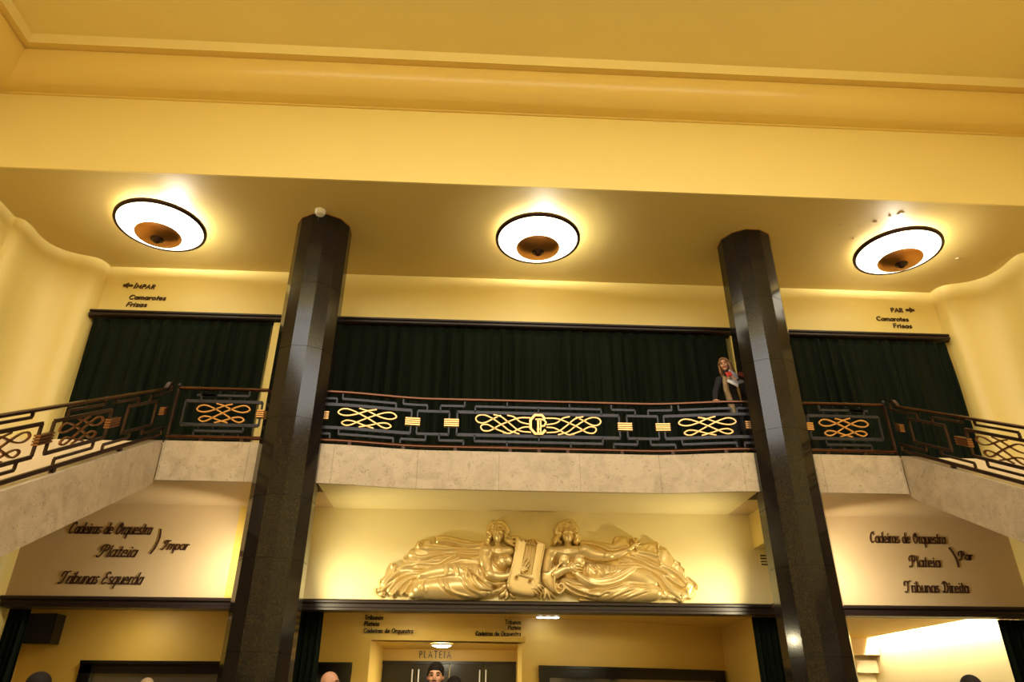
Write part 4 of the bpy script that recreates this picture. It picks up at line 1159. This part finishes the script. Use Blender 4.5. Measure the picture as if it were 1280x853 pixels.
# ================================================================== PEOPLE
def fuse(mb, voxel, smooth=4):
    """one continuous surface out of overlapping limbs"""
    me = D.meshes.new('tmp'); me.from_pydata([tuple(v) for v in mb.v], [], mb.f); me.update()
    o = D.objects.new('tmp', me); COL.objects.link(o)
    r = o.modifiers.new('r', 'REMESH'); r.mode = 'VOXEL'; r.voxel_size = voxel; r.use_smooth_shade = True
    s_ = o.modifiers.new('s', 'SMOOTH'); s_.factor = .5; s_.iterations = smooth
    dg = bpy.context.evaluated_depsgraph_get(); out = D.meshes.new_from_object(o.evaluated_get(dg))
    D.objects.remove(o); D.meshes.remove(me); return out
def put_fused(name, mb, voxel, m, parent, smooth=4):
    me = fuse(mb, voxel, smooth); me.name = name; me.materials.clear(); me.materials.append(m)
    me.polygons.foreach_set('use_smooth', [True]*len(me.polygons))
    o = D.objects.new(name, me); COL.objects.link(o); o.parent = parent; return o
def hand(mb, w, d, nrm, side=1, curl=.6, sc=1.0):
    """palm at wrist w pointing d, palm faces nrm"""
    w = Vector(w); d = Vector(d).normalized(); nrm = Vector(nrm).normalized(); x = d.cross(nrm).normalized()*side; nrm = x.cross(d).normalized()*side
    for k in (-1, 0, 1): mb.cap(w+x*.018*k*sc, w+d*.08*sc+x*.026*k*sc, .016*sc, .014*sc, 8)
    for k, L in enumerate((.072, .082, .076, .058)):
        a = w+(d*.085+x*(.034-.0225*k))*sc; b = a+(d*math.cos(curl*.5)+nrm*math.sin(curl*.5))*L*.5*sc; c = b+(d*math.cos(curl*1.3)+nrm*math.sin(curl*1.3))*L*.5*sc
        mb.cap(a, b, .0095*sc, .009*sc, 8); mb.cap(b, c, .009*sc, .0075*sc, 8)
    a = w+(d*.025+x*.032)*sc; b = a+(d*.6+x*.75+nrm*.3).normalized()*.04*sc; c = b+(d*.9+x*.1+nrm*.4).normalized()*.032*sc
    mb.cap(a, b, .012*sc, .010*sc, 8); mb.cap(b, c, .010*sc, .008*sc, 8)
def head(mb, C, M, fem=False):
    T = lambda p: Vector(C)+M @ Vector(p)
    mb.ball(T((0, .012, .025)), .074, .092, .095, 20, 14, M)
    mb.ball(T((0, -.022, -.03)), .058, .066, .082, 18, 12, M)
    mb.ball(T((0, -.058, -.088)), .030, .026, .022, 12, 8, M)
    mb.cap(T((0, -.088, .018)), T((0, -.108, -.022)), .010, .0135, 8)
    mb.ball(T((0, -.084, -.052)), .026, .016, .013, 12, 8, M)
    for s in (-1, 1):
        mb.cap(T((s*.012, -.082, .030)), T((s*.050, -.068, .032)), .009, .007, 8)
        mb.ball(T((s*.040, -.068, -.020)), .022, .018, .018, 10, 8, M)
        mb.ball(T((s*.076, .010, -.005)), .010, .020, .030, 10, 8, M)
def face_bits(C, M, root, brow=HAIRB, lip=LIP):
    T = lambda p: Vector(C)+M @ Vector(p)
    for s in (-1, 1):
        mb = MB(); mb.ball(T((s*.031, -.078, .010)), .013, .009, .007, 10, 8, M); mb.build('eye', EYEM, root, True)
        mb = MB(); mb.tube([T((s*.014, -.090, .030)), T((s*.032, -.087, .036)), T((s*.052, -.074, .030))], .0045, 6); mb.build('eyebrow', brow, root, True)
    mb = MB(); mb.tube([T((-.024, -.092, -.052)), T((-.008, -.101, -.049)), T((.008, -.101, -.049)), T((.024, -.092, -.052))], .005, 6); mb.build('mouth', lip, root, True)
def hair_short(C, M, root, m, full=1.0):
    mb = MB(); T = lambda p: Vector(C)+M @ Vector(p)
    mb.ball(T((0, .026, .048)), .083, .102, .092, 20, 14, M)
    mb.ball(T((0, .060, -.01)), .070, .055, .075, 16, 10, M)
    for s in (-1, 1): mb.cap(T((s*.070, -.02, .03)), T((s*.072, .02, -.02)), .013, .013, 8)
    put_fused('hair', mb, .009, m, root, 2)
def person(x, y, z, rz, hgt, label, hair='short', hairm=HAIRB, skin=SKIN, topm=NAVY, legm=NAVY, beard=False, yaw=0, tilt=0):
    root = empty('person', (x, y, z), label, 'person', None, rz)
    k = hgt/1.78; S = lambda *p: Vector(p)*k
    M = Matrix.Rotation(yaw, 3, 'Z') @ Matrix.Rotation(tilt, 3, 'X') @ Matrix.Diagonal((k, k, k)).to_3x3()
    hc = S(0, -.02, 1.655)
    mb = MB()
    head(mb, hc, M); mb.cap(S(0, .01, 1.44), S(0, .0, 1.60), .058*k, .052*k)
    mb.cap(S(0, .0, .98), S(0, 0, 1.36), .13*k, .135*k)
    for s in (-1, 1):
        mb.cap(S(s*.06, 0, 1.40), S(s*.17, 0, 1.40), .07*k, .058*k)
        mb.cap(S(s*.185, .01, 1.38), S(s*.215, .03, 1.12), .05*k, .04*k); mb.cap(S(s*.215, .03, 1.12), S(s*.225, -.03, .88), .038*k, .027*k)
        hand(mb, S(s*.225, -.035, .87), (0, -.15, -1), (-s, -.2, 0), s, .6, k)
        mb.cap(S(s*.09, 0, .95), S(s*.10, -.01, .50), .088*k, .055*k); mb.cap(S(s*.10, -.01, .50), S(s*.10, .03, .09), .054*k, .036*k)
        mb.cap(S(s*.10, .04, .045), S(s*.115, -.13, .035), .042*k, .034*k)
    put_fused('body', mb, .011, skin, root, 3)
    mb = MB(); mb.cap(S(0, .0, .96), S(0, 0, 1.35), .155*k, .158*k)
    for s in (-1, 1):
        mb.cap(S(s*.06, 0, 1.385), S(s*.17, 0, 1.385), .085*k, .072*k); mb.cap(S(s*.185, .01, 1.37), S(s*.215, .03, 1.12), .064*k, .052*k); mb.cap(S(s*.215, .03, 1.12), S(s*.225, -.03, .90), .05*k, .042*k)
    put_fused('jacket', mb, .018, topm, root, 3)
    mb = MB(); mb.cap(S(-.05, 0, .93), S(.05, 0, .93), .135*k, .135*k)
    for s in (-1, 1):
        mb.cap(S(s*.09, 0, .93), S(s*.10, -.01, .50), .105*k, .075*k); mb.cap(S(s*.10, -.01, .50), S(s*.10, .03, .10), .072*k, .06*k)
    put_fused('trousers', mb, .018, legm, root, 3)
    for s in (-1, 1):
        mb = MB(); mb.cap(S(s*.10, .045, .05), S(s*.115, -.15, .042), .05*k, .041*k); put_fused('shoe', mb, .012, EYEM, root, 2)
    face_bits(hc, M, root, hairm if hair != 'bald' else HAIRB)
    if hair == 'short': hair_short(hc, M, root, hairm)
    if hair == 'long':
        mb = MB(); T = lambda p: hc+M @ Vector(p)
        mb.ball(T((0, .022, .040)), .088, .102, .094, 20, 14, M)
        for s in (-1, 0, 1): mb.cap(T((s*.06, .05, .02)), T((s*.075, .06, -.20)), .045*k, .04*k, 12)
        put_fused('hair', mb, .010, hairm, root, 2)
    if hair == 'bald':
        mb = MB(); T = lambda p: hc+M @ Vector(p)
        for s in (-1, 1): mb.cap(T((s*.070, .02, .0)), T((s*.045, .085, -.01)), .020*k, .022*k, 10)
        put_fused('hair_fringe', mb, .008, hairm, root, 2)
    if beard:
        mb = MB(); T = lambda p: hc+M @ Vector(p)
        mb.cap(T((-.058, -.03, -.055)), T((-.030, -.072, -.098)), .014*k, .018*k, 10); mb.cap(T((.058, -.03, -.055)), T((.030, -.072, -.098)), .014*k, .018*k, 10)
        mb.cap(T((-.030, -.072, -.098)), T((.030, -.072, -.098)), .018*k, .018*k, 10); mb.cap(T((-.022, -.098, -.038)), T((.022, -.098, -.038)), .006*k, .006*k, 8)
        put_fused('beard', mb, .007, hairm, root, 1)
    return root
def hall_person(px, py, y, rz, label, **kw):
    P = at(px, py, y); return person(P.x, y, 0, rz, P.z*1.0, label, **kw)
hall_person(545, 829, 7.9, .1, 'bearded man with short dark hair facing out in front of the lobby doors', beard=True, yaw=-.15, topm=NAVY)
hall_person(568, 846, 8.7, .3, 'person with long dark hair behind the bearded man', hair='long')
hall_person(413, 839, 8.1, .9, 'balding man in front of the end of the mirror by the lobby opening', hair='bald', skin=SKIN2, yaw=.5)
hall_person(53, 842, 6.4, 1.3, 'dark haired person standing under the wall loudspeaker', yaw=.3)
hall_person(185, 849, 9.3, .6, 'fair haired person in front of the long foyer mirror', hairm=BEIGE)
hall_person(1210, 846, 5.6, -.4, 'dark haired person in front of the bright white wall', yaw=-.3)

# ---- woman at the gallery railing
WX, WY = 3.36, 10.97
root = empty('person', (WX, WY, ZF), 'woman with long light brown hair holding a booklet and red wallet at the railing', 'person')
def L(x, y, z, dy=.22):
    k = (y+dy)/y; return Vector((-.96+(x+.96)*k-WX, y+dy-WY, 1.4+(z-1.4)*k-ZF))
hc = L(3.155, 10.56, 6.60)
M = Matrix.Rotation(-.45, 3, 'Z') @ Matrix.Rotation(.22, 3, 'X') @ Matrix.Rotation(-.12, 3, 'Y') @ Matrix.Diagonal((1.02, 1.02, 1.05)).to_3x3()
sR, sL = L(3.07, 10.66, 6.36), L(3.42, 10.70, 6.36)      # her right / left shoulder
eR, wR = L(2.95, 10.60, 6.10, .18), L(2.88, 10.46, 5.895, 0)
eL, wL = L(3.46, 10.58, 6.10), L(3.25, 10.40, 6.25)
pel = L(3.36, 10.78, 5.93); ch = L(3.25, 10.69, 6.30)
mb = MB(); head(mb, hc, M); mb.cap(ch, hc+Vector((.01, .02, -.06)), .055, .048)
mb.cap(pel, ch, .12, .115); mb.cap(sR, sL, .05, .05)
mb.cap(sR, eR, .043, .036); mb.cap(eR, wR, .034, .024); mb.cap(sL, eL, .043, .036); mb.cap(eL, wL, .034, .024)
hand(mb, wR, (-.35, -.85, -.25), (0, -.3, -1), 1, .9); hand(mb, wL, (-.95, -.2, .25), (.1, 1, 0), -1, .9)
for s in (-1, 1):
    h_ = pel+Vector((s*.085, 0, -.02)); kn = Vector((pel.x+s*.09, pel.y-.02, .50)); an = Vector((pel.x+s*.10, pel.y+.03, .10))
    mb.cap(h_, kn, .088, .054); mb.cap(kn, an, .05, .034); mb.cap(an+Vector((0, 0, -.055)), an+Vector((0, -.15, -.065)), .036, .030)
put_fused('body', mb, .0085, SKIN, root, 2)
mb = MB(); mb.cap(pel+Vector((0, 0, -.05)), ch, .15, .145); mb.cap(sR, sL, .068, .068)
mb.cap(sR, eR, .060, .050); mb.cap(eR, wR, .048, .038); mb.cap(sL, eL, .062, .054); mb.cap(eL, wL+Vector((.04, .02, -.01)), .050, .040)
put_fused('jacket', mb, .014, NAVY, root, 3)
mb = MB()
for s in (-1, 1):
    mb.cap(ch+Vector((s*.10, -.08, .07)), ch+Vector((s*.115, -.125, -.16)), .042, .050); mb.cap(ch+Vector((s*.115, -.125, -.16)), pel+Vector((s*.12, -.12, -.16)), .050, .055)
mb.cap(ch+Vector((-.11, -.03, .10)), ch+Vector((-.16, -.02, .05)), .045, .04)
put_fused('fur_vest', mb, .012, BEIGE, root, 1)
mb = MB(); mb.cap(pel+Vector((-.05, 0, -.03)), pel+Vector((.05, 0, -.03)), .13, .13)
for s in (-1, 1):
    kn = Vector((pel.x+s*.09, pel.y-.02, .50)); an = Vector((pel.x+s*.10, pel.y+.03, .12)); mb.cap(pel+Vector((s*.085, 0, -.02)), kn, .10, .066); mb.cap(kn, an, .062, .045)
put_fused('trousers', mb, .016, NAVY, root, 3)
for s in (-1, 1):
    an = Vector((pel.x+s*.10, pel.y+.03, .06)); mb = MB(); mb.cap(an+Vector((0, 0, -.012)), an+Vector((0, -.17, -.02)), .045, .037); mb.cap(an, an+Vector((0, 0, .12)), .045, .05); put_fused('shoe', mb, .012, EYEM, root, 2)
T = lambda p: hc+M @ Vector(p)
mb = MB(); mb.ball(T((0, .028, .040)), .090, .098, .094, 22, 14, M)
mb.cap(T((-.080, -.015, .03)), T((-.088, -.02, -.13)), .020, .022, 10); mb.cap(T((.078, -.02, .05)), T((.095, -.03, -.15)), .026, .030, 10)
mb.cap(T((.085, .02, .0)), T((.13, .0, -.27)), .040, .035, 12); mb.cap(T((-.07, .04, .0)), T((-.085, .05, -.22)), .036, .03, 12)
mb.cap(T((0, .075, .0)), T((.03, .08, -.26)), .06, .05, 12); mb.cap(T((-.03, -.060, .095)), T((-.075, -.04, .03)), .020, .018, 10); mb.cap(T((.0, -.060, .100)), T((.070, -.045, .05)), .022, .020, 10)
put_fused('hair', mb, .008, HAIRW, root, 1)
face_bits(hc, M, root, HAIRW)
mb = MB(); mb.cap(hc+Vector((.02, .0, -.13)), ch+Vector((-.01, -.06, .08)), .055, .06); put_fused('scarf', mb, .012, NAVY, root, 2)
# booklet and wallet
bk = empty('booklet', (3.29, 10.60, 6.33), 'folded printed booklet held by the woman at the railing', 'booklet', None, 0)
bk.rotation_euler = (-.25, .35, .25)
mb = MB(); mb.box(-.08, .09, -.012, 0, -.05, .20); mb.build('cover', PAGE, bk)
mb = MB(); mb.box(-.095, -.08, -.014, .004, -.052, .205); mb.box(-.12, .085, -.016, -.004, -.11, -.05); mb.build('pages', PAPER, bk)
wl = MB(); wl.box(-.055, .055, -.012, .012, -.045, .045); o = wl.build('wallet', REDC); o.location = (3.19, 10.50, 6.40); o.rotation_euler = (-.2, -.3, .2)
bv = o.modifiers.new('b', 'BEVEL'); bv.width = .006; bv.segments = 2
tag(o, 'small red wallet in the hand of the woman at the railing', 'wallet')
